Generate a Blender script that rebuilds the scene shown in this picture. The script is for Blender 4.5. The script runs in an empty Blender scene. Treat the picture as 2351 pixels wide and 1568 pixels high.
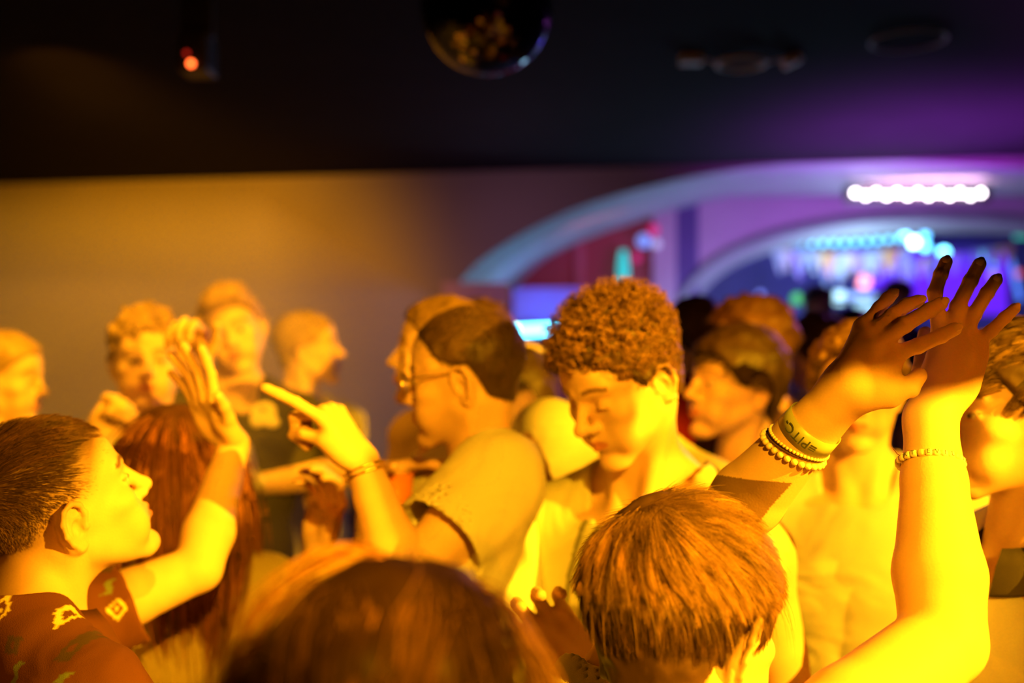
import bpy, math, numpy as np
from mathutils import Matrix, Vector
SC = bpy.context.scene; COL = SC.collection

# ---------------------------------------------------------------- camera, world, lights, exposure
W_, H_, F_ = 2351, 1568, 2351 * 35 / 36
CZ = 1.72                                # the photographer holds the camera at head height, level
cd = bpy.data.cameras.new('camera'); cam = bpy.data.objects.new('camera', cd); COL.objects.link(cam)
cd.sensor_width = 36; cd.lens = 35; cam.location = (0, 0, CZ); cam.rotation_euler = (math.pi / 2, 0, 0); SC.camera = cam
cd.clip_start = .05; cd.dof.use_dof = True; cd.dof.focus_distance = 1.1; cd.dof.aperture_fstop = 1.9
SC.view_settings.view_transform = 'Standard'; SC.view_settings.look = 'None'; SC.view_settings.gamma = 1
SC.view_settings.use_curve_mapping = False; SC.view_settings.exposure = 0
SC.cycles.max_bounces = 6; SC.cycles.diffuse_bounces = 3; SC.cycles.glossy_bounces = 3; SC.cycles.transmission_bounces = 4; SC.cycles.volume_bounces = 1
SC.cycles.sample_clamp_indirect = 4
wd = bpy.data.worlds.new('world'); SC.world = wd; wd.use_nodes = True
wd.node_tree.nodes['Background'].inputs[0].default_value = (.25, .11, .03, 1); wd.node_tree.nodes['Background'].inputs[1].default_value = .005
def at(px, py, y): return np.array([(px - W_ / 2) / F_ * y, y, CZ + (H_ / 2 - py) / F_ * y])
def lamp(name, kind, loc, aim, energy, color, **k):
    d = bpy.data.lights.new(name, kind); o = bpy.data.objects.new(name, d); COL.objects.link(o); d.energy = energy; d.color = color; o.location = loc
    if aim is not None: o.rotation_euler = (Vector(aim) - Vector(loc)).to_track_quat('-Z', 'Y').to_euler()
    for a, b in k.items(): setattr(d, a, b)
    return o
CENTRE = (.6, -1.4, 2.85)
KEY = (2.5, -.45, 2.78)
YEL = (1., .42, .006)
lamp('stage_spot_light', 'SPOT', KEY, (.34, 1.63, 1.42), 2250, YEL, spot_size=math.radians(36), spot_blend=.4, shadow_soft_size=.002)
lamp('centre_stage_spot_light', 'SPOT', CENTRE, (.05, 1.55, 1.46), 800, YEL, spot_size=math.radians(24), spot_blend=.4, shadow_soft_size=.003)
lamp('left_fill_spot_light', 'SPOT', (-1.9, -.9, 2.8), (-.7, 1.7, .95), 130, (1., .30, .003), spot_size=math.radians(38), spot_blend=.6, shadow_soft_size=.25)  # added soft fill from the left, standing in for warm bounce
lamp('ceiling_wash_light', 'SPOT', (-.9, 2.0, 2.95), (-.95, 2.75, 1.2), 190, YEL, spot_size=math.radians(66), spot_blend=.6, shadow_soft_size=.08)
lamp('wall_wash_light', 'SPOT', (-2.0, 4.3, 2.85), (-2.6, 7.9, 1.75), 760, (1., .34, .003), spot_size=math.radians(78), spot_blend=1., shadow_soft_size=.3)
lamp('purple_ceiling_fill_light', 'AREA', (2.6, 6.1, 2.2), (2.6, 6.1, 3), 85, (.45, .04, .8), size=1.6, spread=math.radians(120))  # unseen floating area light, added to tint the ceiling purple
lamp('arch_purple_light', 'AREA', (2.8, 7.4, 1.5), (2.6, 8.9, 2.2), 34, (.62, .17, 1.), size=.8)
lamp('arch_cyan_light', 'POINT', (1.5, 7.5, 1.9), None, 9, (.35, .75, 1.), shadow_soft_size=.2)
lamp('bunting_fill_light', 'POINT', (3.2, 9.0, 2.2), None, 26, (.55, .8, 1.), shadow_soft_size=.2)  # added point light without a fixture, brightens the pennants
lamp('bar_blue_light', 'POINT', (4.2, 10.4, 2.6), None, 60, (.12, .1, 1.), shadow_soft_size=.3)
lamp('bar_cyan_light', 'POINT', (3.0, 9.6, 2.3), None, 16, (.3, .7, 1.), shadow_soft_size=.3)
lamp('arch_red_light', 'AREA', (.7, 7.9, 2.7), (.7, 8.7, 2.0), 3.5, (1., .1, .14), size=.5)
lamp('purple_rim_light', 'SPOT', (3.0, 5.6, 2.7), (1.4, 2.4, 1.5), 90, (.6, .12, .8), spot_size=math.radians(60), spot_blend=.6, shadow_soft_size=.15)
FILL = (2.0, -1.8, 2.45)
lamp('right_fill_spot_light', 'SPOT', FILL, (.35, 1.6, 1.35), 190, (1., .26, .002), spot_size=math.radians(50), spot_blend=.7, shadow_soft_size=.003)
lamp('arch_foot_fill_light', 'POINT', tuple(at(1625, 770, 8.35)), None, 5, (.4, .85, 1.), shadow_soft_size=.1)  # added to whiten the foot of the inner arch rim, no fixture
lamp('smiling_man_fill_light', 'SPOT', (.1, .95, 2.95), (.5, 2.28, 1.62), 170, (1., .30, .003), spot_size=math.radians(26), spot_blend=.6, shadow_soft_size=.05)  # added spot without a fixture, lifts the smiling man's face
lamp('arch_left_fill_light', 'POINT', (-.05, 6.5, 2.3), None, 7, (.75, .3, .6), shadow_soft_size=.15)  # added to light the lilac board and the wall around it

# ---------------------------------------------------------------- helpers
def V(*a): return np.array(a, dtype=np.float64)
def nrm(v):
    v = np.asarray(v, float); return v / max(1e-9, np.linalg.norm(v))
def Rz(a): c, s = math.cos(math.radians(a)), math.sin(math.radians(a)); return np.array([[c,-s,0],[s,c,0],[0,0,1.]])
def Rx(a): c, s = math.cos(math.radians(a)), math.sin(math.radians(a)); return np.array([[1,0,0],[0,c,-s],[0,s,c.real]])
def Ry(a): c, s = math.cos(math.radians(a)), math.sin(math.radians(a)); return np.array([[c,0,s],[0,1,0],[-s,0,c]])
def facing(yaw, pitch=0, roll=0):       # yaw 0 = away from the camera, 90 = towards +x, 180 = towards the camera
    return Rz(-yaw) @ Rx(pitch) @ Ry(roll)

_rs = np.random.RandomState(5)
_lat = _rs.rand(32, 32, 32).astype(np.float32) * 2 - 1
def noise3(P, f):                       # smooth lattice noise, P (...,3)
    q = P * f; i = np.floor(q).astype(int); t = (q - i).astype(np.float32); t = t * t * (3 - 2 * t)
    i = i & 31; j = (i + 1) & 31
    x0, y0, z0 = i[..., 0], i[..., 1], i[..., 2]; x1, y1, z1 = j[..., 0], j[..., 1], j[..., 2]
    tx, ty, tz = t[..., 0], t[..., 1], t[..., 2]
    a = _lat[x0,y0,z0]*(1-tx)+_lat[x1,y0,z0]*tx; b = _lat[x0,y1,z0]*(1-tx)+_lat[x1,y1,z0]*tx
    c = _lat[x0,y0,z1]*(1-tx)+_lat[x1,y0,z1]*tx; d = _lat[x0,y1,z1]*(1-tx)+_lat[x1,y1,z1]*tx
    return (a*(1-ty)+b*ty)*(1-tz) + (c*(1-ty)+d*ty)*tz

class Body:                             # a smooth solid made of blended shapes, meshed as ONE surface
    def __init__(s): s.p = []
    def add(s, f, lo, hi, k, op='u'): s.p.append((f, np.asarray(lo, float), np.asarray(hi, float), k, op))
    def ell(s, c, r, R=None, k=.01, op='u'):
        c = np.asarray(c, float); r = np.asarray(r, float) * np.ones(3); R = np.eye(3) if R is None else R
        ext = np.sqrt(((R * r) ** 2).sum(1)); Ri = R.T.astype(np.float32); r32 = r.astype(np.float32); c32 = c.astype(np.float32)
        def f(P):
            q = (P - c32) @ Ri.T; k0 = np.sqrt(((q / r32) ** 2).sum(-1)); k1 = np.sqrt(((q / (r32 * r32)) ** 2).sum(-1))
            return k0 * (k0 - 1) / np.maximum(k1, 1e-6)
        s.add(f, c - ext, c + ext, k, op)
    def cone(s, a, b, r1, r2=None, k=.01, op='u'):
        a = np.asarray(a, float); b = np.asarray(b, float); r2 = r1 if r2 is None else r2; m = max(r1, r2)
        a32 = a.astype(np.float32); v = (b - a).astype(np.float32); L = float(max(1e-9, (v * v).sum()))
        def f(P):
            q = P - a32; t = np.clip((q @ v) / L, 0, 1); return np.sqrt(((q - t[..., None] * v) ** 2).sum(-1)) - (r1 + (r2 - r1) * t)
        s.add(f, np.minimum(a, b) - m, np.maximum(a, b) + m, k, op)
    def chain(s, pts, rs, k=.01, op='u'):
        for i in range(len(pts) - 1): s.cone(pts[i], pts[i+1], rs[i], rs[i+1], k, op)
    def box(s, c, hx, rad, R=None, k=.01, op='u'):
        c = np.asarray(c, float); hx = np.asarray(hx, float); R = np.eye(3) if R is None else R
        ext = (np.abs(R) * (hx + rad)).sum(1); Ri = R.T.astype(np.float32); c32 = c.astype(np.float32); h32 = hx.astype(np.float32)
        def f(P):
            q = np.abs((P - c32) @ Ri.T) - h32
            return np.sqrt((np.maximum(q, 0) ** 2).sum(-1)) + np.minimum(q.max(-1), 0) - rad
        s.add(f, c - ext, c + ext, k, op)
    def cut(s, c, n, k=.004, ext=2.0, reg=None):      # removes what lies on the +n side of the plane
        n32 = nrm(n).astype(np.float32); c32 = np.asarray(c, float).astype(np.float32)
        lo, hi = reg if reg is not None else (np.asarray(c) - ext, np.asarray(c) + ext)
        s.add(lambda P: -((P - c32) @ n32), lo, hi, k, 's')
    def mesh(s, h, disp=None, clip=None):
        us = [p for p in s.p if p[4] == 'u']
        lo = np.min([p[1] for p in us], 0) - 3 * h - .006; hi = np.max([p[2] for p in us], 0) + 3 * h + .006
        if clip is not None: lo = np.maximum(lo, clip[0]); hi = np.minimum(hi, clip[1])
        n = np.ceil((hi - lo) / h).astype(int) + 1; D = np.full(n, .3, np.float32)
        ax = [(lo[i] + np.arange(n[i]) * h).astype(np.float32) for i in range(3)]
        for f, a, b, k, op in s.p:
            m = k + 3 * h
            i0 = np.clip(np.floor((a - m - lo) / h).astype(int), 0, n); i1 = np.clip(np.ceil((b + m - lo) / h).astype(int) + 1, 0, n)
            if (i1 <= i0).any(): continue
            sl = tuple(slice(i0[i], i1[i]) for i in range(3))
            P = np.stack(np.meshgrid(*[ax[i][sl[i]] for i in range(3)], indexing='ij'), -1)
            d = f(P).astype(np.float32); o = D[sl]; k = max(k, 1e-5)
            if op == 'u':
                w = np.clip(.5 + .5 * (d - o) / k, 0, 1); D[sl] = d * (1 - w) + o * w - k * w * (1 - w)
            else:
                d = -d; w = np.clip(.5 - .5 * (d - o) / k, 0, 1); D[sl] = d * (1 - w) + o * w + k * w * (1 - w)
        if disp is not None:
            idx = np.where(np.abs(D) < .035)
            P = np.stack([ax[i][idx[i]] for i in range(3)], -1); D[idx] += disp(P).astype(np.float32)
        D[0], D[-1] = .3, .3; D[:, 0], D[:, -1] = .3, .3; D[:, :, 0], D[:, :, -1] = .3, .3
        return nets(D, lo, h)

def nets(D, lo, h):
    ins = D < 0; nx, ny, nz = D.shape
    c = np.zeros((nx-1, ny-1, nz-1), np.int8)
    for dx in (0, 1):
        for dy in (0, 1):
            for dz in (0, 1): c += ins[dx:nx-1+dx, dy:ny-1+dy, dz:nz-1+dz]
    m = (c > 0) & (c < 8); I, J, K = np.where(m); idx = np.full(m.shape, -1, np.int32); idx[I, J, K] = np.arange(len(I))
    acc = np.zeros((len(I), 3)); cnt = np.zeros(len(I))
    cor = [(a, b, d) for a in (0, 1) for b in (0, 1) for d in (0, 1)]
    for u in cor:
        for ax in range(3):
            if u[ax]: continue
            w = list(u); w[ax] = 1
            d0 = D[I+u[0], J+u[1], K+u[2]]; d1 = D[I+w[0], J+w[1], K+w[2]]; s = (d0 < 0) != (d1 < 0)
            t = np.where(s, d0 / np.where(s, d0 - d1, 1), 0)
            p = np.zeros((len(I), 3)); p[:] = u; p[:, ax] += t; acc += p * s[:, None]; cnt += s
    Vv = (np.stack([I, J, K], 1) + acc / cnt[:, None]) * h + lo
    F = []
    for ax in range(3):
        a, b = [(1, 2), (2, 0), (0, 1)][ax]
        sl0 = [slice(1, -1)] * 3; sl0[ax] = slice(0, -1); sl1 = [slice(1, -1)] * 3; sl1[ax] = slice(1, None)
        A, B = ins[tuple(sl0)], ins[tuple(sl1)]; e = np.stack(np.where(A != B), 1); flip = A[tuple(e.T)]
        o = np.ones(3, int); o[ax] = 0; e = e + o
        def cell(da, db):
            q = e.copy(); q[:, a] += da; q[:, b] += db; return idx[q[:, 0], q[:, 1], q[:, 2]]
        q = np.stack([cell(-1, -1), cell(0, -1), cell(0, 0), cell(-1, 0)], 1); q[~flip] = q[~flip][:, ::-1]; F.append(q)
    F = np.concatenate(F); F = F[(F >= 0).all(1)]
    return main_piece(Vv, F)

def main_piece(v, f):                   # drop the tiny closed bubbles a blend can leave behind
    lab = np.arange(len(v)); E = np.concatenate([f[:, [0, 1]], f[:, [1, 2]], f[:, [2, 3]], f[:, [3, 0]]])
    for _ in range(400):
        m = np.minimum(lab[E[:, 0]], lab[E[:, 1]]); old = lab.copy(); np.minimum.at(lab, E[:, 0], m); np.minimum.at(lab, E[:, 1], m); lab = lab[lab]; lab = lab[lab]
        if (lab == old).all(): break
    ids, cnt = np.unique(lab, return_counts=True)
    if len(ids) == 1: return v, f
    big = ids[cnt >= .02 * len(v)]; keep = np.isin(lab, big); ren = np.cumsum(keep) - 1
    if len(big) > 1: print('PIECES', [(int(c), v[lab == i].mean(0).round(2).tolist()) for i, c in zip(ids, cnt) if i in big])
    return v[keep], ren[f[keep[f].all(1)]]

def vnormals(v, f):
    n = np.cross(v[f[:, 2]] - v[f[:, 0]], v[f[:, 3]] - v[f[:, 1]]); o = np.zeros_like(v)
    for i in range(4): np.add.at(o, f[:, i], n)
    return o / np.maximum(1e-12, np.linalg.norm(o, axis=1))[:, None]

def make_mesh(name, parts, col=None, smooth=True):
    """parts: list of (verts, quads[, colours]) joined into one mesh"""
    vs, fs, cs, off = [], [], [], 0
    for p in parts:
        v, f = np.asarray(p[0], float), np.asarray(p[1], int); vs.append(v); fs.append(f + off); off += len(v)
        if len(p) > 2 and p[2] is not None: cs.append(np.broadcast_to(np.asarray(p[2], float), (len(v), 3)))
        else: cs.append(np.ones((len(v), 3)))
    v = np.concatenate(vs); c = np.concatenate(cs); me = bpy.data.meshes.new(name)
    nl = sum(f.size for f in fs); me.vertices.add(len(v)); me.vertices.foreach_set('co', v.astype(np.float32).ravel())
    me.loops.add(nl); me.loops.foreach_set('vertex_index', np.concatenate([f.ravel() for f in fs]).astype(np.int32))
    tot = np.concatenate([np.full(len(f), f.shape[1]) for f in fs]).astype(np.int32); st = np.concatenate([[0], np.cumsum(tot)[:-1]]).astype(np.int32)
    me.polygons.add(len(tot)); me.polygons.foreach_set('loop_start', st); me.polygons.foreach_set('loop_total', tot)
    me.polygons.foreach_set('use_smooth', np.full(len(tot), smooth))
    at_ = me.color_attributes.new('Col', 'FLOAT_COLOR', 'POINT')
    at_.data.foreach_set('color', np.concatenate([c, np.ones((len(c), 1))], 1).astype(np.float32).ravel())
    me.update(calc_edges=True); me.validate(); return me

def link(name, me, mat, parent=None, origin=None):
    o = bpy.data.objects.new(name, me); COL.objects.link(o)
    if mat: me.materials.append(mat)
    if parent is not None:
        o.parent = parent
    return o
def tag(o, label=None, cat=None, group=None, kind=None):
    if label: o['label'] = label
    if cat: o['category'] = cat
    if group: o['group'] = group
    if kind: o['kind'] = kind
    return o
def rebase(me, org): me.transform(Matrix.Translation((-org[0], -org[1], -org[2])))

# ---------------------------------------------------------------- tubes and strands
def tube(pts, rad, n=8, cap=True):      # one tube along points, elliptical caps closed
    pts = np.asarray(pts, float); m = len(pts); rad = np.ones(m) * rad
    T = np.gradient(pts, axis=0); T /= np.maximum(1e-9, np.linalg.norm(T, axis=1))[:, None]
    up = V(0, 0, 1) if abs(T[0][2]) < .9 else V(1, 0, 0); N = []; u = nrm(np.cross(T[0], up))
    for t in T: u = nrm(u - t * (u @ t)); N.append(u)
    N = np.array(N); B = np.cross(T, N); a = np.arange(n) * 2 * math.pi / n
    v = (pts[:, None] + rad[:, None, None] * (np.cos(a)[None, :, None] * N[:, None] + np.sin(a)[None, :, None] * B[:, None])).reshape(-1, 3)
    i = np.arange(m - 1)[:, None] * n; j = np.arange(n)[None]; k = (j + 1) % n
    f = np.stack([i + j, i + k, i + n + k, i + n + j], -1).reshape(-1, 4)
    if cap:
        v = np.concatenate([v, pts[:1], pts[-1:]]); c0, c1 = len(v) - 2, len(v) - 1; j = j[0]; k = k[0]
        f = np.concatenate([f, np.stack([np.full(n, c0), k, j, j], 1), np.stack([np.full(n, c1), (m-1)*n + j, (m-1)*n + k, (m-1)*n + k], 1)])
        f[-2*n:, 3] = f[-2*n:, 0]
        q = f[:-2*n]; t3 = f[-2*n:, :3]; return v, q, t3
    return v, f, None
def tubes_parts(lst, col=None):
    out = []
    for v, q, t in lst:
        out.append((v, q, col))
        if t is not None: out.append((v, t, col))
    return out
def strand_mesh(S, r0, r1, cols, seg=3): # S (n, m, 3) strand points -> thin tubes, vectorised
    n, m, _ = S.shape; T = np.gradient(S, axis=1); T /= np.maximum(1e-9, np.linalg.norm(T, axis=2, keepdims=True))
    ref = np.where(np.abs(T[:, :1, 2:3]) < .8, V(0, 0, 1), V(1, 0, 0)); N = np.cross(T, ref); N /= np.maximum(1e-9, np.linalg.norm(N, axis=2, keepdims=True)); B = np.cross(T, N)
    a = np.arange(seg) * 2 * math.pi / seg; t = np.linspace(0, 1, m)
    rr = (np.asarray(r0)[:, None] * (1 - .75 * t[None] ** 1.6))[:, :, None, None]
    v = (S[:, :, None] + rr * (np.cos(a)[None, None, :, None] * N[:, :, None] + np.sin(a)[None, None, :, None] * B[:, :, None])).reshape(-1, 3)
    b = (np.arange(n)[:, None, None] * m + np.arange(m - 1)[None, :, None]) * seg; j = np.arange(seg)[None, None]; k = (j + 1) % seg
    f = np.stack([b + j, b + k, b + seg + k, b + seg + j], -1).reshape(-1, 4)
    return v, f, np.repeat(cols, m * seg, axis=0)

# ---------------------------------------------------------------- people
YT = np.array([-.12, -.075, -.045, -.022, .004, .028, .05, .07, .1]); ZT = np.array([-.062, -.06, -.045, .005, .008, .018, .045, .066, .074])
def hairline(y, dz=0): return np.interp(y, YT, ZT) + dz
SKIN = (.72, .47, .34)

def add_head(B, O, R, s=1.0, smile=0., closed=0., nose=1., ears=1.0):
    """the head, modelled in its own frame: +y forward, +z up, +x the person's right"""
    def W(p): return O + R @ (np.asarray(p, float) * s)
    def E(c, r, k=.01, op='u', RR=None): B.ell(W(c), np.asarray(r) * np.ones(3) * s, R if RR is None else R @ RR, k * s, op)
    def C(a, b, r1, r2, k=.01, op='u'): B.cone(W(a), W(b), r1 * s, r2 * s, k * s, op)
    E((0, -.012, .036), (.075, .094, .081), .01)
    E((0, .030, .036), (.063, .053, .056), .02)
    E((0, .033, -.028), (.058, .051, .074), .02)
    E((0, -.004, -.012), (.071, .052, .052), .02)
    E((0, -.02, -.045), (.056, .055, .05), .02)
    for x in (-1, 1):
        C((x*.050, .000, -.052), (x*.016, .066, -.098), .017, .014, .018)
        E((x*.043, .055, -.020), (.021, .022, .017), .016)
        E((x*.034, .062, -.055), (.02, .02, .026), .018)
    E((0, .077, -.098), (.019, .015, .016), .012)
    E((0, .071, -.056), (.029, .023, .026), .012)
    for x in (-1, 1): C((x*.010, .082, .021), (x*.040, .069, .023), .0085, .008, .010)
    for x in (-1, 1): E((x*.031, .091, .001), (.016, .013, .0115), .010, 's')
    C((0, .081, .014), (0, .083 + .018 * nose, -.022), .0075, .0090, .009)
    E((0, .083 + .021 * nose, -.027), (.0112, .0108, .0095), .007)
    for x in (-1, 1):
        E((x*.0125, .092, -.031), (.0075, .0115, .0078), .005)
        E((x*.0062, .097 + .004 * nose, -.039), (.0036, .0055, .0036), .002, 's')
        E((x*.031, .0685, .002), .0128, .003)
        # eyelids
        zc = -.001 - .005 * closed
        C((x*.018, .0765, zc - .001), (x*.031, .0815, zc + .0045), .0022, .0028, .003)
        C((x*.031, .0815, zc + .0045), (x*.044, .0735, zc), .0028, .0022, .003)
        C((x*.020, .0765, -.0045), (x*.042, .073, -.0055), .0020, .0020, .003)
    sm = smile
    C((0, .0925, -.054), (-.022 - .006*sm, .082, -.0575 + .006*sm), .0050, .0028, .004)
    C((0, .0925, -.054), (.022 + .006*sm, .082, -.0575 + .006*sm), .0050, .0028, .004)
    C((0, .0915, -.0655 - .004*sm), (-.019 - .005*sm, .083, -.0615 + .004*sm), .0060, .0028, .004)
    C((0, .0915, -.0655 - .004*sm), (.019 + .005*sm, .083, -.0615 + .004*sm), .0060, .0028, .004)
    C((-.02 - .006*sm, .087, -.0590 + .005*sm), (0, .098, -.0597 - .001*sm), .0012, .0018 + .002*sm, .0025, 's')
    C((.02 + .006*sm, .087, -.0590 + .005*sm), (0, .098, -.0597 - .001*sm), .0012, .0018 + .002*sm, .0025, 's')
    E((0, .094, -.078), (.016, .006, .005), .008, 's')
    for x in (-1, 1):   # ears
        T = Ry(x * 8) @ Rz(x * 16) @ Rx(-10); o = V(x*.0665, -.012, -.008)
        def Q(p): return o + T @ V(x*p[0], p[1], p[2])
        e = ears
        E(Q((.006, -.004, -.004)), (.0085, .016*e, .030*e), .006, 'u', T)
        pts = [(.006, .012, -.004), (.009, .015, .010), (.010, .010, .024), (.012, -.002, .030), (.014, -.014, .024), (.014, -.019, .010), (.013, -.017, -.006), (.010, -.010, -.020), (.008, -.001, -.030), (.006, .007, -.028)]
        pts = [Q((p[0] + .004, p[1]*e, p[2]*e)) for p in pts]
        for i in range(len(pts) - 1): C(pts[i], pts[i+1], .0038, .0038, .0022)
        E(Q((.014, .002, -.004)), (.009, .0085, .012), .003, 's', T)
        E(Q((.017, -.009, .012)), (.006, .0042, .013), .003, 's', T)
        E(Q((.011, .013, -.006)), (.004, .004, .005), .003, 'u', T)
        E(Q((.0085, .001, -.028)), (.0055, .008, .008), .004, 'u', T)

HAND = {'index': (.031, .0, (.044, .026, .021), .0094), 'middle': (.011, .005, (.048, .030, .022), .0096), 'ring': (-.010, .001, (.044, .028, .022), .0091), 'pinky': (-.029, -.009, (.034, .021, .019), .0082)}
def add_hand(B, wrist, fwd, palm, side, curls=None, spread=6., thumb=(35, 20, 15), s=1.0, curl=25, nails=None):
    """fwd: towards the fingers, palm: the way the palm faces, side: +1 right hand, -1 left hand"""
    f = nrm(fwd); p = nrm(np.asarray(palm, float) - f * np.dot(palm, f)); t = np.cross(f, p) * -side   # towards the thumb
    def W(a, b, c): return wrist + (f * a + t * b + p * c) * s
    Rm = np.stack([t, f, p], 1)
    B.ell(W(.012, 0, 0), np.array([.029, .03, .019]) * s, Rm, .015 * s)
    for b, a1, L, r in HAND.values():
        B.cone(W(.018, b * .62, 0), W(.090 + a1, b, -.002), .0125 * s, .0105 * s, .012 * s)
    B.ell(W(.045, .026, .010), np.array([.017, .030, .015]) * s, Rm, .012 * s); B.ell(W(.045, -.024, .008), np.array([.013, .032, .013]) * s, Rm, .012 * s)
    for n, (b, a1, L, r) in HAND.items():
        cv = (curls or {}).get(n, (curl, curl * 1.2, curl * .7)); sp = math.radians(spread * (b / .02)); ang = 0.
        d0 = f * math.cos(sp) + t * math.sin(sp); q = W(.090 + a1, b, -.002); rr = r
        for i in range(3):
            ang += math.radians(cv[i]); d = d0 * math.cos(ang) + p * math.sin(ang); q2 = q + d * L[i] * s
            B.cone(q, q2, rr * s, rr * .94 * s, (.007 if i == 0 else .0015) * s); rr *= .94; q = q2
            if i < 2: B.ell(q - p * rr * .1 * s, rr * 1.04 * s, None, .0015 * s)
        if nails is not None: nails.append((q, nrm(d0 * -math.sin(ang) + p * math.cos(ang)) * -1, d, rr * s))
    a, bq, c = [math.radians(v) for v in thumb]
    q = W(.022, .022, .006); ang = 0; dirs = []
    d0 = nrm(f * math.cos(a) + t * math.sin(a)); pin = nrm(p * .8 - t * .5)
    for i, (L, r1, r2) in enumerate(((.042, .0145, .0115), (.033, .0112, .0102), (.027, .0100, .0085))):
        ang += (bq * .4, bq, c)[i]; d = nrm(d0 * math.cos(ang) + pin * math.sin(ang)); q2 = q + d * L * s; B.cone(q, q2, r1 * s, r2 * s, .010 * s if i == 0 else .005 * s); q = q2
    if nails is not None: nails.append((q, nrm(-pin), d, .0085 * s))

def add_arm(B, sh, el, wr, s=1.0, fat=1.0, k=.02):
    sh, el, wr = [np.asarray(a, float) for a in (sh, el, wr)]
    k = min(k, .008)
    B.cone(sh, sh + (el - sh) * .5, .050 * s * fat, .044 * s * fat, k); B.cone(sh + (el - sh) * .5, el, .044 * s * fat, .037 * s * fat, k)
    m = el + (wr - el) * .28; B.cone(el, m, .037 * s * fat, .041 * s * fat, k); B.cone(m, el + (wr - el) * .7, .041 * s * fat, .030 * s * fat, k); B.cone(el + (wr - el) * .7, wr, .030 * s * fat, .0255 * s, k)

def paint_skin(v, n, O, R, s, base, brow=(.16, .09, .05), lips=(.55, .2, .17), hairc=None, hdz=0., side=0., eye=True, beard=0., fade=.012, closed=0.):
    """the skin's own colours: lips, brows, eyes, the roots of the hair"""
    q = ((v - O) @ R) / s; c = np.tile(np.array(base, float), (len(v), 1)); x = np.abs(q[:, 0]); y = q[:, 1]; z = q[:, 2]
    c *= (1 + .05 * noise3(v, 60)[:, None]) * (1 + .04 * noise3(v, 17)[:, None])
    near = (np.abs(q[:, 2]) < .14) & (x < .12) & (np.abs(y) < .15)
    def mix(w, col):
        w = np.clip(w, 0, 1)[:, None] * near[:, None]; c[:] = c * (1 - w) + np.array(col) * w
    mix((y > .078) * (1 - np.maximum(((q[:, 0] / .024) ** 2 + ((z + .060) / .0095) ** 2), 0)) * 3, lips)
    if beard: mix(beard * (y > -.01) * np.clip((-.035 - z) / .02, 0, 1) * np.clip((x + y * .7 - .02) / .03, 0, 1), (.25, .16, .1))
    arch = .0245 + .004 * np.sin(np.clip((x - .012) / .036, 0, 1) * math.pi)
    mix((y > .055) * (x > .012) * (x < .050) * np.clip(1.6 - np.abs(z - arch) / .0032, 0, 1), brow)
    if eye:
        r2 = (x - .031) ** 2 + (z - .0005) ** 2 * 5
        if closed < .5: mix((y > .07) * (r2 < .0115 ** 2) * (y < .083), (.75, .72, .68)); mix((y > .07) * (y < .083) * (((x - .031) ** 2 + (z - .0005) ** 2) < .0055 ** 2), (.05, .03, .02))
        mix((y > .068) * np.clip(1 - np.abs(z + .001 + .004 * closed - .004 * (1 - closed)) / .0016, 0, 1) * (np.abs(x - .031) < .013), (.12, .06, .04))
    if hairc is not None:
        hl = hairline(y, hdz); w = np.clip((z - hl) / fade + .5, 0, 1)
        if side: w = w * np.clip((z + .01 + np.clip(-.02 - y, 0, 1) * 1.2) / side + .12, 0, 1)
        mix(w * .92, hairc)
    return np.clip(c, .01, 1)

def cap_mesh(O, R, s, t, dz=0, h=.004, rough=0, freq=40, extra=None, top=0.0, soft=.006):
    """solid mass of hair over the skull, above the hairline"""
    B = Body(); r = np.array([.075 + t, .094 + t, .081 + t + top])
    def W(p): return O + R @ (np.asarray(p, float) * s)
    B.ell(W((0, -.012, .036)), r * s, R); B.ell(W((0, .030, .036)), np.array([.063 + t, .053 + t, .056 + t + top]) * s, R, .02); B.ell(W((0, -.022, -.03)), np.array([.058 + t, .062 + t, .05 + t]) * s, R, .02)
    if extra:
        for c, rr in extra: B.ell(W(c), np.array(rr) * s, R, .02 * s)
    Rt = R.T.astype(np.float32); O32 = O.astype(np.float32)
    def f(P):
        q = ((P - O32) @ Rt.T) / s; return (q[..., 2] - hairline(q[..., 1], dz)) * s * .8
    B.add(f, O - .25, O + .25, soft, 's')
    # keep the ears free
    for x in (-1, 1): B.ell(W((x*.092, -.008, -.012)), np.array([.022, .021, .034]) * s, R, .004, 's')
    dsp = None
    if rough: dsp = lambda P: rough * (noise3(P, freq) + .5 * noise3(P, freq * 2.3))
    return B.mesh(h, dsp)

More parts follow.
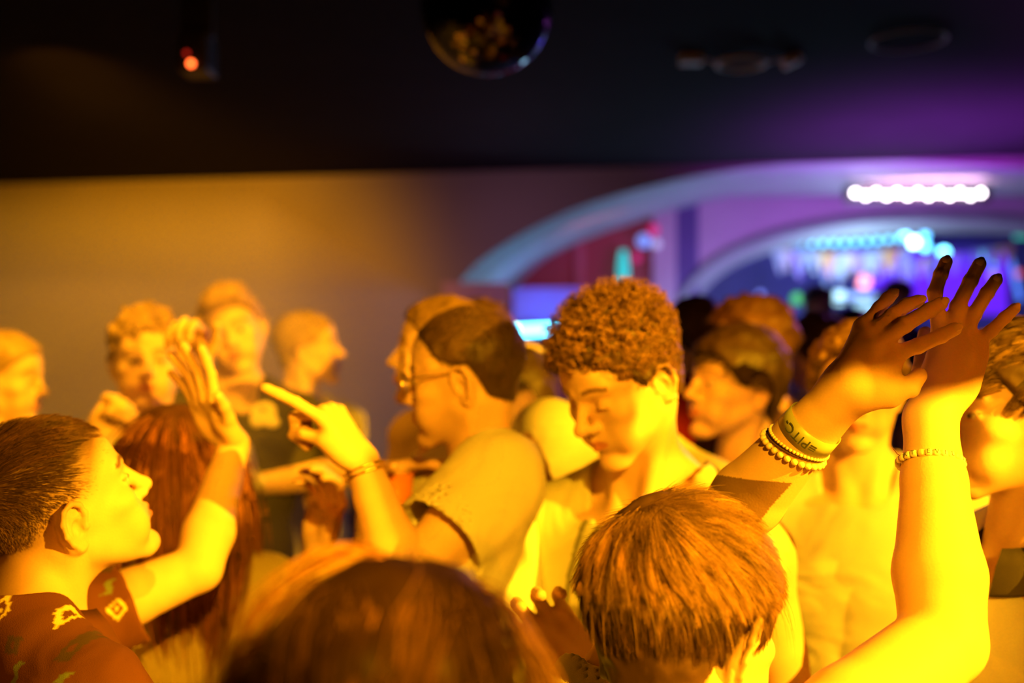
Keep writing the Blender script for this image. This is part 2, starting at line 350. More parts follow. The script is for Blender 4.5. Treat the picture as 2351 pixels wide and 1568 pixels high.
# in Body 's' removes where f<0 ; the hair cut keeps z above the line
SC0 = V(0, -.012, .036)
def rho(u):                             # distance from the skull's middle to the scalp along u
    best = 1 / np.linalg.norm(u / V(.075, .094, .081), axis=-1)
    for c, r in ((V(0, -.022, -.03), V(.058, .062, .05)), (V(0, -.004, -.012), V(.071, .052, .052)), (V(0, .030, .036), V(.063, .053, .056))):
        o = (SC0 - c) / r; d = u / r; A = (d * d).sum(-1); Bq = (d * o).sum(-1); Cq = (o * o).sum() - 1; D = Bq * Bq - A * Cq
        best = np.where(D > 0, np.maximum(best, (-Bq + np.sqrt(np.maximum(D, 0))) / A), best)
    return best
def strands(O, R, s, n, length, flow, t0=.002, dz=0., lift=.35, grav=0., curl=0., steps=8, seed=1, r=.00035, col=(.3, .2, .1), var=.3, region=None, clump=0., jitter=.25, stick=.35, hug=.0, lock=None, wave=0., lockvar=.22, lenvar=.3):
    rs = np.random.RandomState(seed); u = rs.normal(size=(n * 4, 3)); u /= np.linalg.norm(u, axis=1)[:, None]
    p = SC0 + u * rho(u)[:, None]
    m = p[:, 2] > hairline(p[:, 1], dz) + rs.normal(size=len(p)) * .0025
    m &= ~((np.abs(p[:, 0]) > .056) & (np.abs(p[:, 1] + .008) < .020) & (p[:, 2] < .022))
    if region is not None: m &= region(p)
    p = p[m][:n]; n = len(p)
    def nor(p): q = p - SC0; q = q / V(.075, .094, .081) ** 2 * V(1, 1, .75); return q / np.linalg.norm(q, axis=1)[:, None]
    nn = nor(p)
    L = (length(p) if callable(length) else np.full(n, length)) * (1 + rs.uniform(-lenvar, .2, n)); step = (L / (steps - 1))[:, None]
    def tang(d, nn): d = d - nn * (d * nn).sum(1)[:, None]; return d / np.maximum(1e-6, np.linalg.norm(d, axis=1))[:, None]
    def nv3(q, f): return np.stack([noise3(q + 3, f), noise3(q + 7, f), noise3(q + 11, f)], 1)
    F = lambda p: flow(p) + wave * nv3(p, 22)
    d = tang(F(p), nn) + lift * nn + jitter * rs.normal(size=p.shape) * .5 + clump * nv3(p, 50)
    d /= np.linalg.norm(d, axis=1)[:, None]; S = [p.copy()]; lay = t0 + rs.uniform(0, 1, n) * hug; gz = R.T @ V(0, 0, -1); ph = rs.uniform(0, 6.28, n)
    for i in range(steps - 1):
        nn = nor(p); d = d * (1 - stick) + stick * (tang(F(p), nn) * .9 + nn * .1) + grav * gz
        if curl: d = d + curl * (np.cos(ph + i * 1.5)[:, None] * nn + np.sin(ph + i * 1.5)[:, None] * np.cross(nn, tang(d, nn)))
        d /= np.linalg.norm(d, axis=1)[:, None]; p = p + d * step
        q = p - SC0; l = np.linalg.norm(q, axis=1); uu = q / l[:, None]; need = rho(uu) + lay * (i + 1) / steps * np.clip((p[:, 2] + .07) / .10, .25, 1)
        p = np.where((l < need)[:, None] & (p[:, 2:3] > -.08), SC0 + uu * need[:, None], p); S.append(p.copy())
    S = np.stack(S, 1); lv = 0
    if lock:                            # locks: strands gather towards a guide strand at their tips
        K, amt = lock; gi = rs.choice(n, min(K, n), replace=False); d2 = ((S[:, None, 0] - S[None, gi, 0]) ** 2).sum(-1); near_ = gi[d2.argmin(1)]; lv = rs.normal(size=n)[near_][:, None] * lockvar
        w = (np.linspace(0, 1, S.shape[1]) ** .8 * amt)[None, :, None]; S = S * (1 - w) + (S[near_] + (S[:, :1] - S[near_][:, :1]) * .15) * w
    S = O + (S * s) @ R.T
    cc = np.array(col)[None] * np.exp(rs.normal(size=(n, 1)) * var + lv) * (1 + .35 * noise3(S[:, 0], 70)[:, None])
    return strand_mesh(S, np.full(n, r) if np.isscalar(r) else r, 0, np.clip(cc, .004, .95))

# ---------------------------------------------------------------- materials
def mat(name, col=(.8, .8, .8), rough=.6, attr=False, metal=0., bump=0., bscale=200., emit=None, estr=0., spec=.5, noise=0., sss=0., trans=0., stretch=None):
    m = bpy.data.materials.new(name); m.use_nodes = True; nt = m.node_tree; b = nt.nodes['Principled BSDF']; L = nt.links.new
    b.inputs['Roughness'].default_value = rough; b.inputs['Metallic'].default_value = metal; b.inputs['Specular IOR Level'].default_value = spec
    b.inputs['Base Color'].default_value = (*col, 1)
    if sss: b.inputs['Subsurface Weight'].default_value = sss; b.inputs['Subsurface Radius'].default_value = (1, .3, .15); b.inputs['Subsurface Scale'].default_value = .006
    if trans: b.inputs['Transmission Weight'].default_value = trans
    if emit: b.inputs['Emission Color'].default_value = (*emit, 1); b.inputs['Emission Strength'].default_value = estr
    if attr or noise or bump:
        tc = nt.nodes.new('ShaderNodeTexCoord'); n = nt.nodes.new('ShaderNodeTexNoise'); n.inputs['Scale'].default_value = bscale; n.inputs['Detail'].default_value = 2
        if stretch:
            mp = nt.nodes.new('ShaderNodeMapping'); mp.inputs['Scale'].default_value = stretch; L(tc.outputs['Object'], mp.inputs[0]); L(mp.outputs[0], n.inputs['Vector'])
        else: L(tc.outputs['Object'], n.inputs['Vector'])
        mx = nt.nodes.new('ShaderNodeMix'); mx.data_type = 'RGBA'; mx.blend_type = 'MULTIPLY'; mx.inputs['Factor'].default_value = noise
        if attr: a = nt.nodes.new('ShaderNodeAttribute'); a.attribute_name = 'Col'; L(a.outputs['Color'], mx.inputs['A'])
        else: mx.inputs['A'].default_value = (*col, 1)
        L(n.outputs['Fac'], mx.inputs['B']); L(mx.outputs['Result'], b.inputs['Base Color'])
        if bump:
            bp = nt.nodes.new('ShaderNodeBump'); bp.inputs['Strength'].default_value = bump; bp.inputs['Distance'].default_value = .002; L(n.outputs['Fac'], bp.inputs['Height']); L(bp.outputs[0], b.inputs['Normal'])
    return m
M_SKIN = mat('skin', rough=.55, attr=True, bump=.12, bscale=420, noise=.12, spec=.22, sss=.12)
M_HAIR = mat('hair', rough=.5, attr=True, noise=.25, bscale=90, spec=.25)
M_CLOTH = mat('cloth', rough=.85, attr=True, bump=.35, bscale=900, noise=.12, spec=.2)
M_KNIT = mat('knit', rough=.9, attr=True, bump=.5, bscale=60, noise=.3, spec=.2, stretch=(.2, .2, 8))
M_PLAS = mat('painted_plastic', rough=.4, attr=True, noise=.05)
M_BLK = mat('black_metal', (.02, .02, .022), .45, noise=.3, bscale=30)
M_GOLD = mat('gold_metal', (.9, .7, .3), .25, metal=1, noise=.1, bscale=50)
M_GLASS = mat('clear_glass', (1, 1, 1), .03, trans=1., noise=.02)
def glow(name, col, s): return mat(name, col, .5, emit=col, estr=s)

# ---------------------------------------------------------------- the room
def quad_obj(name, pts, m, kind='structure', thick=None, col=(1, 1, 1)):
    """a flat slab of the given outline, thickened backwards along +y"""
    pts = [np.asarray(p, float) for p in pts]; n = len(pts); t = V(0, .12, 0) if thick is None else np.asarray(thick, float)
    v = np.array(pts + [p + t for p in pts]); bm = bpy.data.meshes.new(name)
    f = [tuple(range(n)), tuple(range(2*n - 1, n - 1, -1))] + [(i, (i + 1) % n, (i + 1) % n + n, i + n) for i in range(n)]
    bm.from_pydata([tuple(x) for x in v], [], f); bm.update(); bm.materials.append(m)
    o = bpy.data.objects.new(name, bm); COL.objects.link(o)
    if kind: o['kind'] = kind
    return o
def box_part(name, c, s, m, parent=None, R=None, bev=.0):
    c = np.asarray(c, float); s = np.asarray(s, float); R = np.eye(3) if R is None else R
    me = bpy.data.meshes.new(name); cs = [(x, y, z) for x in (-1, 1) for y in (-1, 1) for z in (-1, 1)]
    me.from_pydata([tuple(c + R @ (s * np.array(q))) for q in cs], [], [(0, 1, 3, 2), (4, 6, 7, 5), (0, 4, 5, 1), (2, 3, 7, 6), (0, 2, 6, 4), (1, 5, 7, 3)])
    me.materials.append(m); o = bpy.data.objects.new(name, me); COL.objects.link(o); o.parent = parent
    if bev: md = o.modifiers.new('b', 'BEVEL'); md.width = bev; md.segments = 2
    return o
def empty(name, loc=(0, 0, 0)):
    o = bpy.data.objects.new(name, None); COL.objects.link(o); o.location = loc; return o
M_WALL = mat('wall_paint', (.42, .40, .38), .8, noise=.35, bscale=.9, bump=.2)
M_CEIL = mat('black_ceiling', (.010, .008, .014), .9, noise=.5, bscale=3, spec=.1)
M_FLOOR = mat('floor_lino', (.05, .045, .045), .35, noise=.4, bscale=8)
M_PURP = mat('arch_wall_paint', (.55, .42, .6), .7, noise=.25, bscale=2)
M_PALE = mat('arch_rim_paint', (.36, .46, .48), .6, noise=.35, bscale=4)
M_REDW = mat('red_wall_paint', (.35, .06, .07), .7, noise=.3, bscale=3)
M_DARKV = mat('violet_column_paint', (.12, .08, .3), .6, noise=.3, bscale=4)
CEIL = 3.0
A0, A1 = np.array([-4.17, 8.1]), np.array([3.55, 6.9])          # the back wall runs slightly towards the right
def wallp(px, py, off=0.):
    """the point of the back wall seen at this pixel of the photograph"""
    k = (px - W_ / 2) / F_; sl = (A1[1] - A0[1]) / (A1[0] - A0[0]); y = (A0[1] - sl * A0[0]) / (1 - sl * k) + off
    return at(px, py, y)
def wy(x): return A0[1] + (A1[1] - A0[1]) / (A1[0] - A0[0]) * (x - A0[0])
quad_obj('floor', [(-5.2, -4, 0), (7.5, -4, 0), (7.5, 13.2, 0), (-5.2, 13.2, 0)], M_FLOOR, thick=(0, 0, -.2))
quad_obj('ceiling', [(-5.2, -4, CEIL), (7.5, -4, CEIL), (7.5, 13.2, CEIL), (-5.2, 13.2, CEIL)], M_CEIL, thick=(0, 0, .2))
quad_obj('wall_left', [(-5.1, -4, 0), (-5.1, 13, 0), (-5.1, 13, CEIL), (-5.1, -4, CEIL)], M_CEIL, thick=(-.1, 0, 0))
quad_obj('wall_right', [(7.4, -4, 0), (7.4, 13, 0), (7.4, 13, CEIL), (7.4, -4, CEIL)], M_CEIL, thick=(.1, 0, 0))
quad_obj('wall_front', [(-5.1, -3.9, 0), (7.4, -3.9, 0), (7.4, -3.9, CEIL), (-5.1, -3.9, CEIL)], M_CEIL, thick=(0, -.1, 0))
# big flat arch through the back wall
OC = [(1010, 800), (1012, 720), (1040, 650), (1090, 600), (1180, 545), (1303, 481), (1430, 443), (1558, 411), (1700, 386), (1900, 369), (2100, 370), (2351, 386), (2600, 410), (2800, 440)]
IC = [(1150, 800), (1155, 720), (1179, 656), (1223, 605), (1319, 560), (1415, 522), (1497, 499), (1558, 479), (1700, 445), (1900, 424), (2100, 421), (2351, 432), (2600, 452), (2800, 478)]
def resample(P, n):
    P = np.array(P, float); d = np.concatenate([[0], np.cumsum(np.linalg.norm(np.diff(P, axis=0), axis=1))]); t = np.linspace(0, d[-1], n)
    return np.stack([np.interp(t, d, P[:, 0]), np.interp(t, d, P[:, 1])], 1)
def smooth_curve(P, n=80):
    Q = resample(P, n)
    for _ in range(12): Q[1:-1] = Q[1:-1] * .5 + (Q[:-2] + Q[2:]) * .25
    return Q
oc, ic = smooth_curve(OC), smooth_curve(IC)
fr = np.array([wallp(*q) for q in oc]); BY = 8.75; bk = np.array([at(q[0], q[1], BY) for q in ic])
fr[:, 2] = np.minimum(fr[:, 2], CEIL - .01); bk[:, 2] = np.minimum(bk[:, 2], CEIL - .01)
# wall with the arch cut out of it: left solid run, then the strip between the arch and the ceiling
xl = fr[0][0]
lw = [(-5.1, wy(-5.1), 0), (xl, wy(xl), 0), (xl, wy(xl), CEIL), (-5.1, wy(-5.1), CEIL)]
quad_obj('wall_back', lw, M_WALL, thick=(.0, .2, 0))
up = fr.copy(); up[:, 2] = CEIL
v = np.concatenate([fr, up]); n = len(fr); f = np.array([(i, i + 1, n + i + 1, n + i) for i in range(n - 1)])
tag(link('wall_arch', make_mesh('wall_arch', [(v, f)], smooth=False), M_WALL), kind='structure')
v = np.concatenate([fr, bk]); 
tag(link('trim_1', make_mesh('trim_1', [(v, f)]), M_PALE), kind='structure')
# down to the floor on the left flank of the arch
quad_obj('wall_arch_flank', [fr[0], bk[0], (bk[0][0], bk[0][1], 0), (fr[0][0], fr[0][1], 0)], M_PALE, thick=(-.02, 0, 0))
# inner wall at BY: red part, pillar, violet column, purple part with the second arch
def bp(px, py, y=None): return at(px, py, BY if y is None else y)
def strip(name, x0, x1, m, y=BY, top=CEIL):
    a, b = at(x0, 0, y), at(x1, 0, y); return quad_obj(name, [(a[0], y, 0), (b[0], y, 0), (b[0], y, top), (a[0], y, top)], m)
strip('wall_red', 1080, 1516, M_REDW)
strip('wall_pillar', 1500, 1553, M_PURP, BY - .06)
strip('wall_column', 1553, 1603, M_DARKV, BY - .02)
O2 = [(1546, 900), (1546, 780), (1549, 710), (1575, 655), (1620, 612), (1690, 572), (1775, 540), (1880, 517), (1983, 504), (2111, 499), (2271, 503), (2420, 515), (2600, 540)]
I2 = [(1575, 900), (1588, 790), (1585, 730), (1600, 684), (1640, 640), (1700, 602), (1790, 572), (1887, 552), (1983, 542), (2111, 534), (2271, 536), (2420, 545), (2600, 565)]
o2, i2 = smooth_curve(O2), smooth_curve(I2)
f2 = np.array([bp(*q) for q in o2]); b2 = np.array([at(q[0], q[1], BY + .35) for q in i2])
up = f2.copy(); up[:, 2] = CEIL; v = np.concatenate([f2, up]); n = len(f2); f = np.array([(i, i + 1, n + i + 1, n + i) for i in range(n - 1)])
tag(link('wall_inner_arch', make_mesh('wall_inner_arch', [(v, f)], smooth=False), M_PURP), kind='structure')
v = np.concatenate([f2, b2]); tag(link('trim_2', make_mesh('trim_2', [(v, f)]), M_PALE), kind='structure')
tag(link('trim_3', make_mesh('trim_3', [tube(f2 + V(0, -.02, 0), .035, 8)[:2]]), M_PALE), kind='structure')
M_BAR = mat('bar_wall_paint', (.22, .25, .55), .6, noise=.6, bscale=1.6)
quad_obj('wall_bar', [(-1, 12.2, 0), (7.4, 12.2, 0), (7.4, 12.2, CEIL), (-1, 12.2, CEIL)], M_BAR)
# pale framed board left of the arch
q = [wallp(1015, 705, -.03), wallp(1172, 700, -.03), wallp(1168, 650, -.03), wallp(1015, 648, -.03)]
tag(quad_obj('wall_sign', q, mat('sign_board', (.62, .45, .62), .5, noise=.1), None, (0, .025, 0)), 'blank pale lilac board on the wall at the left foot of the big arch', 'sign')

# light strip with its blue glow behind the polo man
M_CYAN = glow('cyan_led', (.12, .85, 1.), 9.)
e = empty('led_strip', tuple(at(1235, 757, 8.2))); tag(e, 'cyan glowing light strip at head height between two dancers\' heads', 'light strip')
a, b = at(1180, 760, 8.2), at(1330, 752, 8.2)
def rel(o, e): o.parent = e; o.matrix_parent_inverse = Matrix.Translation(-e.location)
v, qf, tf = tube([a, b], .042, 10); o = link('diffuser', make_mesh('d', tubes_parts([(v, qf, tf)])), M_CYAN, e); rel(o, e)
v, qf, tf = tube([a + V(-.05, 0, 0), a + V(.03, 0, 0)], .047, 10); o = link('end_lamp', make_mesh('d', tubes_parts([(v, qf, tf)])), glow('end_led', (.8, 1., .65), 9.), e); rel(o, e)
o = box_part('housing', (a + b) / 2 + V(0, .07, -.02), (.28, .02, .06), M_BLK); rel(o, e)
o = tag(box_part('blue_glow_board', (at(1260, 715, 8.4) + V(0, .02, .0)), (.3, .01, .2), mat('blue_glow_paint', (.3, .22, .8), .5, noise=.3, bscale=3)), 'added board painted as the blue glow above the cyan light strip', 'board')  # added board; the strip's blue glow is put into its colour
lamp('strip_glow', 'AREA', tuple(at(1250, 750, 8.1)), tuple(at(1250, 700, 8.5)), 2.2, (.15, .12, 1.), size=.4)
# teal glowing sign and coloured lamps on the red wall
def pill(name, px, py0, py1, wpx, y, m, label, cat, group=None):
    a, b = at(px, py0, y), at(px, py1, y); r = wpx / F_ * y / 2; zz = np.linspace(0, 1, 9); pts = [a + (b - a) * t for t in zz]
    rr = [r * (.55 + .45 * math.sin(min(1, t * 1.6) * math.pi / 2)) for t in zz]; v, qf, tf = tube(pts, rr, 12)
    me = make_mesh(name, tubes_parts([(v, qf, tf)])); c = (a + b) / 2; rebase(me, c); o = link(name, me, m); o.location = tuple(c); tag(o, label, cat, group); return o
pill('bottle_lamp', 1431, 575, 660, 27, 8.69, glow('teal_lamp', (.02, .55, .5), 1.0), 'teal glowing bottle-shaped lamp hanging on the dark red wall', 'lamp')
def ball(name, px, py, rpx, y, m, label, cat, group=None, sq=1., hang=False):
    c = at(px, py, y); B = Body(); r = rpx / F_ * y; B.ell((0, 0, 0), (r, r, r * sq)); v, f = B.mesh(r / 6); o = link(name, make_mesh(name, [(v, f)]), m); o.location = tuple(c); tag(o, label, cat, group)
    if hang: link('cable', make_mesh('cable', tubes_parts([tube([(0, 0, r * .8), (0, 0, CEIL - c[2])], .003, 5)])), M_BLK, o)
    return o
ball('wall_lamp', 1478, 553, 16, 8.69, glow('blue_lamp', (.2, .35, .9), .8), 'blue round lamp near the top of the pillar beside the red wall', 'lamp')
ball('wall_lamp', 1500, 528, 12, 8.69, glow('crimson_lamp', (.7, .03, .18), .7), 'small crimson lamp above the blue round lamp', 'lamp')
ball('wall_lamp', 1461, 592, 11, 8.69, glow('crimson_lamp2', (.6, .02, .15), .6), 'small crimson lamp below the blue round lamp', 'lamp')
ball('wall_lamp', 1507, 560, 10, 8.69, glow('pale_lamp', (.5, .5, .75), .8), 'pale lilac lamp touching the right side of the blue lamp', 'lamp')
ball('wall_lamp', 1472, 668, 10, 8.69, glow('pale_lamp2', (.5, .4, .7), .7), 'pale lilac lamp just above the curly hair', 'lamp')
v = strip('trim_4', 1322, 1342, mat('batten', (.45, .12, .16), .7, noise=.2), BY - .03, 2.75)

# led bar under the arch
e = empty('led_bar', tuple(at(2105, 446, 7.9))); tag(e, 'bar of blazing white lamps under the arch ceiling', 'stage light')
o = box_part('housing', at(2105, 446, 7.97), (.58, .03, .06), M_BLK); rel(o, e)
M_LED = glow('white_led', (1., .86, .95), 16.)
for i in range(13):
    px = 1964 + i * 24; py = 443 if i % 2 == 0 else 449; c = at(px, py, 7.9); B = Body(); B.ell((0, 0, 0), (.024, .02, .024)); v, f = B.mesh(.008)
    o = link('lamp_lens', make_mesh('l', [(v + c, f)]), M_LED); rel(o, e)
for x in (2000, 2210): o = box_part('bracket', at(x, 446, 7.95) + V(0, 0, .06), (.012, .012, .05), M_BLK); rel(o, e)
lamp('led_bar_glow', 'AREA', tuple(at(2105, 438, 7.8)), tuple(at(2105, 400, 7.9)), 7, (1., .35, .6), shape='RECTANGLE', size=.95, size_y=.08)

ORD = 'first second third fourth fifth sixth seventh eighth ninth tenth eleventh twelfth thirteenth fourteenth fifteenth sixteenth seventeenth eighteenth'.split()
# the bar room: string lights, bunting, lamps, shelves
M_SL = glow('string_led', (.2, .75, 1.), 3.)
for i in range(11):
    t = i / 10; px = 1815 + t * 250; py = 557 - 10 * t + 5 * math.sin(t * math.pi); c = at(px, py, 9.3)
    o = ball('string_light', px, py, 7, 9.3, M_SL, 'small round cyan bulb, ' + ORD[i] + ' from the left in the string under the inner arch', 'string light', 'string lights under the inner arch')
me = make_mesh('c', tubes_parts([tube([V(*at(1812, 557, 9.3)[:2], CEIL)] + [at(1815 + 250 * t, 557 - 10 * t + 5 * math.sin(t * math.pi), 9.3) for t in np.linspace(0, 1, 21)] + [V(*at(2068, 547, 9.3)[:2], CEIL)], .006, 5)])); tag(link('string_light_cable', me, M_BLK), 'thin dark cable carrying the row of cyan bulbs', 'cable')
rs = np.random.RandomState(3)
pc = [((.55, .72, .95), 'pale blue', 3), ((.95, .72, .3), 'amber', 3), ((.85, .8, .9), 'white', 3), ((.9, .45, .25), 'orange', 3), ((.45, .3, .95), 'violet', 3)]
pm = [mat(n + '_cloth', c, .8, noise=.2, bscale=9, emit=None) for c, n, _ in pc]
for row, (x0, x1, ya, yb, yy, cnt) in enumerate(((1775, 2085, 572, 566, 9.5, 15), (1880, 2330, 600, 560, 10.4, 18), (1790, 2150, 560, 590, 10.0, 12))):
    pts = [at(x0 + (x1 - x0) * t, ya + (yb - ya) * t + 10 * math.sin(t * math.pi), yy) for t in np.linspace(0, 1, 16)]
    pts = [V(pts[0][0] - .05, pts[0][1], CEIL)] + pts + [V(pts[-1][0] + .05, pts[-1][1], CEIL)]
    tag(link('bunting_cord', make_mesh('c', tubes_parts([tube(pts, .004, 5)])), M_BLK), ['cord of the nearest bunting row under the inner arch', 'cord of the deepest bunting row, rising to the right', 'cord of the middle bunting row'][row], 'cord')
    for i in range(cnt):
        t = (i + .5) / cnt; c = at(x0 + (x1 - x0) * t, ya + (yb - ya) * t + 10 * math.sin(t * math.pi), yy); k = [0, 1, 0, 2, 3, 0, 4][(i * 3 + row * 2) % 7]; w = .055; h = rs.uniform(.17, .28)
        sw = rs.uniform(-.05, .05); me = bpy.data.meshes.new('pennant'); vv = [(-w, 0, 0), (w, 0, 0), (sw + .012, -.01, -h), (sw - .012, -.01, -h)]
        me.from_pydata(vv + [(x, y + .006, z) for x, y, z in vv], [], [(0, 3, 2, 1), (4, 5, 6, 7), (0, 1, 5, 4), (1, 2, 6, 5), (2, 3, 7, 6), (3, 0, 4, 7)]); o = link('pennant', me, pm[k]); o.location = tuple(c)
        tag(o, pc[k][1] + ' cloth pennant, ' + ORD[i] + ' from the left in the ' + ['nearest', 'deepest', 'middle'][row] + ' bunting row', 'pennant', 'bunting pennants, ' + ['nearest', 'deepest', 'middle'][row] + ' row, ' + pc[k][1])
for px, py, r, c, s, l in ((2078, 535, 13, (.25, .9, 1.), 6, 'upper end of the slanted cyan pair of spots'), (2098, 556, 15, (.5, .95, 1.), 9, 'brightest cyan spot, lower end of the slanted pair'), (2124, 540, 11, (.15, .7, 1.), 4, 'cyan spot right of the slanted pair, upper one'), (2125, 566, 12, (.15, .8, 1.), 5, 'cyan spot right of the slanted pair, lower one'),
                           (2167, 580, 15, (.2, .85, 1.), 7, 'cyan spot just above the raised dark forefinger'), (2255, 585, 12, (.1, .5, .6), 1.6, 'dim teal spot above the middle fingertip'), (2276, 608, 11, (.08, .4, .8), 1.6, 'dim blue spot right of the middle fingertip'), (2281, 632, 11, (.4, .25, .9), 1.5, 'lilac spot above the ring fingertip'), (2340, 628, 11, (.7, .1, .1), 1., 'dull red spot at the right edge of the bar room'),
                           (1983, 646, 20, (1., .32, .42), 3.2, 'round pink globe lamp above the lit bar shelf'), (1830, 686, 17, (.08, .5, .12), 1.1, 'round green lamp in the dim bar'), (1745, 676, 10, (.25, .3, .9), 1.2, 'small blue lamp above the brown-haired head')):
    ball('bar_lamp', px, py, r * .8, 10.6, glow('bar_lamp_%d' % px, c, s), l, 'lamp', hang=True)
e = empty('bar_shelf', tuple(at(1960, 700, 10.9))); tag(e, 'back-lit bar shelf unit glowing pale cyan under the pink globe', 'shelf')
for (x0, y0, x1, y1, c, s) in ((1912, 668, 1935, 698, (.5, .9, .9), 2.), (1935, 672, 2008, 690, (.35, .6, .7), .9), (1965, 690, 2008, 740, (.4, .75, .85), 1.3)):
    a, b = at(x0, y1, 10.9), at(x1, y0, 10.9); o = box_part('lit_panel', (a + b) / 2, ((b[0] - a[0]) / 2, .04, (b[2] - a[2]) / 2), glow('shelf_glow', c, s)); rel(o, e)
for px in (1906, 2011): a = at(px, 664, 10.86); o = box_part('side_post', (a[0], a[1], a[2] / 2), (.014, .1, a[2] / 2), M_BLK); rel(o, e)
for py in (690, 712, 742): a, b = at(1905, py, 10.85), at(2012, py, 10.85); o = box_part('shelf_board', (a + b) / 2, ((b[0] - a[0]) / 2, .1, .012), M_BLK); rel(o, e)
M_VIO = glow('violet_panel', (.16, .02, .95), .9)
o = box_part('violet_glow_panel', at(2150, 650, 12.17), (.85, .03, .38), M_VIO); tag(o, 'added panel glowing as the violet light deep in the bar room', 'panel')  # emissive panel added to give the bar room's violet glow
for px, py0, py1, l in ((2330, 560, 690, 'slanted blue light tube near the right edge, deep in the bar'),):
    me = make_mesh('t', tubes_parts([tube([at(px - 12, py0 + 30, 11), at(px + 14, py1, 11)], .03, 8)])); tag(link('light_tube', me, glow('blue_tube', (.1, .25, .9), 1.)), l, 'light tube')
o = box_part('exit_sign', at(2346, 525, 10), (.07, .02, .1), glow('green_sign', (.05, .5, .3), .8)); tag(o, 'dim green lit sign at the right edge under the arch', 'sign')
e = box_part('bar_counter', (3.6, 10.2, .55), (2.2, .3, .55), M_BLK); tag(e, 'dark bar counter beyond the inner arch', 'counter')

# mirror ball
BC = at(1118, 18, 2.62); e = empty('mirror_ball', tuple(BC)); tag(e, 'dark mirror ball hanging from the black ceiling', 'mirror ball')
r = .174; vs, fs = [], []; rs = np.random.RandomState(2); nr = 34
for i in range(nr):
    a0, a1 = math.pi * i / nr, math.pi * (i + 1) / nr; am = (a0 + a1) / 2; nc = max(4, int(2 * nr * math.sin(am)))
    for j in range(nc):
        b0, b1 = 2 * math.pi * j / nc, 2 * math.pi * (j + 1) / nc; bm_ = (b0 + b1) / 2; n_ = V(math.sin(am) * math.cos(bm_), math.sin(am) * math.sin(bm_), math.cos(am)); g = .93
        da = (a1 - a0) / 2 * g; db = (b1 - b0) / 2 * g; ea = V(math.cos(am) * math.cos(bm_), math.cos(am) * math.sin(bm_), -math.sin(am)); eb = V(-math.sin(bm_), math.cos(bm_), 0); tl = n_ + rs.normal(size=3) * .012
        c = n_ * r; k = len(vs); sa = math.sin(am) * db * r
        for x, y in ((-1, -1), (1, -1), (1, 1), (-1, 1)):
            p = c + ea * da * r * x + eb * sa * y; p = p - n_ * ((p - c) @ tl) * 1.0; vs.append(p)
        fs.append((k, k + 1, k + 2, k + 3))
me = bpy.data.meshes.new('mirror_tiles'); me.from_pydata([tuple(p) for p in vs], [], fs); o = link('mirror_tiles', me, mat('mirror_glass', (.13, .12, .16), .05, metal=1., noise=.2, bscale=20), e)
B = Body(); B.ell((0, 0, 0), (r - .004,) * 3); v, f = B.mesh(.02); link('core', make_mesh('core', [(v, f)]), M_BLK, e)
link('hanging_rod', make_mesh('rod', tubes_parts([tube([(0, 0, r - .01), (0, 0, CEIL - BC[2])], .006, 8)])), M_BLK, e)
# ceiling fittings
c = at(1702, 129, 4.46); c[2] = CEIL - .03
e = empty('ceiling_projector', tuple(c)); tag(e, 'grey ring-shaped ceiling fixture with two small side spotlights', 'ceiling light')
M_GREY = mat('grey_plastic', (.85, .82, .9), .5, noise=.2)
an = np.linspace(0, 2 * math.pi, 41); link('ring', make_mesh('ring', [tube(np.stack([.105 * np.cos(an), .105 * np.sin(an), an * 0 - .005], 1), .011, 8, False)[:2]]), M_GREY, e)
for sx, dz, w in ((-1, .07, .05), (1, .04, .04)):
    link('arm', make_mesh('arm', tubes_parts([tube([(sx * .11, 0, 0), (sx * .2, 0, dz * .4)], .006, 6)])), M_GREY, e)
    box_part('spot_head', (sx * .225, 0, .0 + dz * .2), (w, .03, .022), M_GREY, e, R=Ry(0 if sx < 0 else -25), bev=.006)
c = at(2085, 100, 4.2); c[2] = CEIL - .012; e = empty('ceiling_speaker', tuple(c)); tag(e, 'faint round ceiling speaker near the dark top right', 'speaker')
link('rim', make_mesh('rim', [tube(np.stack([.15 * np.cos(an), .15 * np.sin(an), an * 0], 1), .006, 8, False)[:2]]), mat('dark_grey_plastic', (.35, .34, .38), .5, noise=.2), e)
c = at(434, 142, 3.6); e = empty('moving_head_lamp', tuple(c + V(0, .1, 0))); tag(e, 'black lamp under the ceiling with a glowing orange-red indicator', 'stage light')
box_part('housing', (0, 0, .05), (.055, .07, .07), M_BLK, e, bev=.01); box_part('yoke', (0, 0, .19), (.06, .02, .08), M_BLK, e, bev=.008)
for (dx, dz, rr, cc, s) in ((0, 0, .011, (1., .12, .02), 9.), (-.016, .038, .008, (.6, .02, .01), 1.2)):
    B = Body(); B.ell((0, 0, 0), (rr,) * 3); v, f = B.mesh(.004); link('indicator', make_mesh('i', [(v + V(dx, -.078, dz), f)]), glow('indicator_%d' % int(s), cc, s), e)
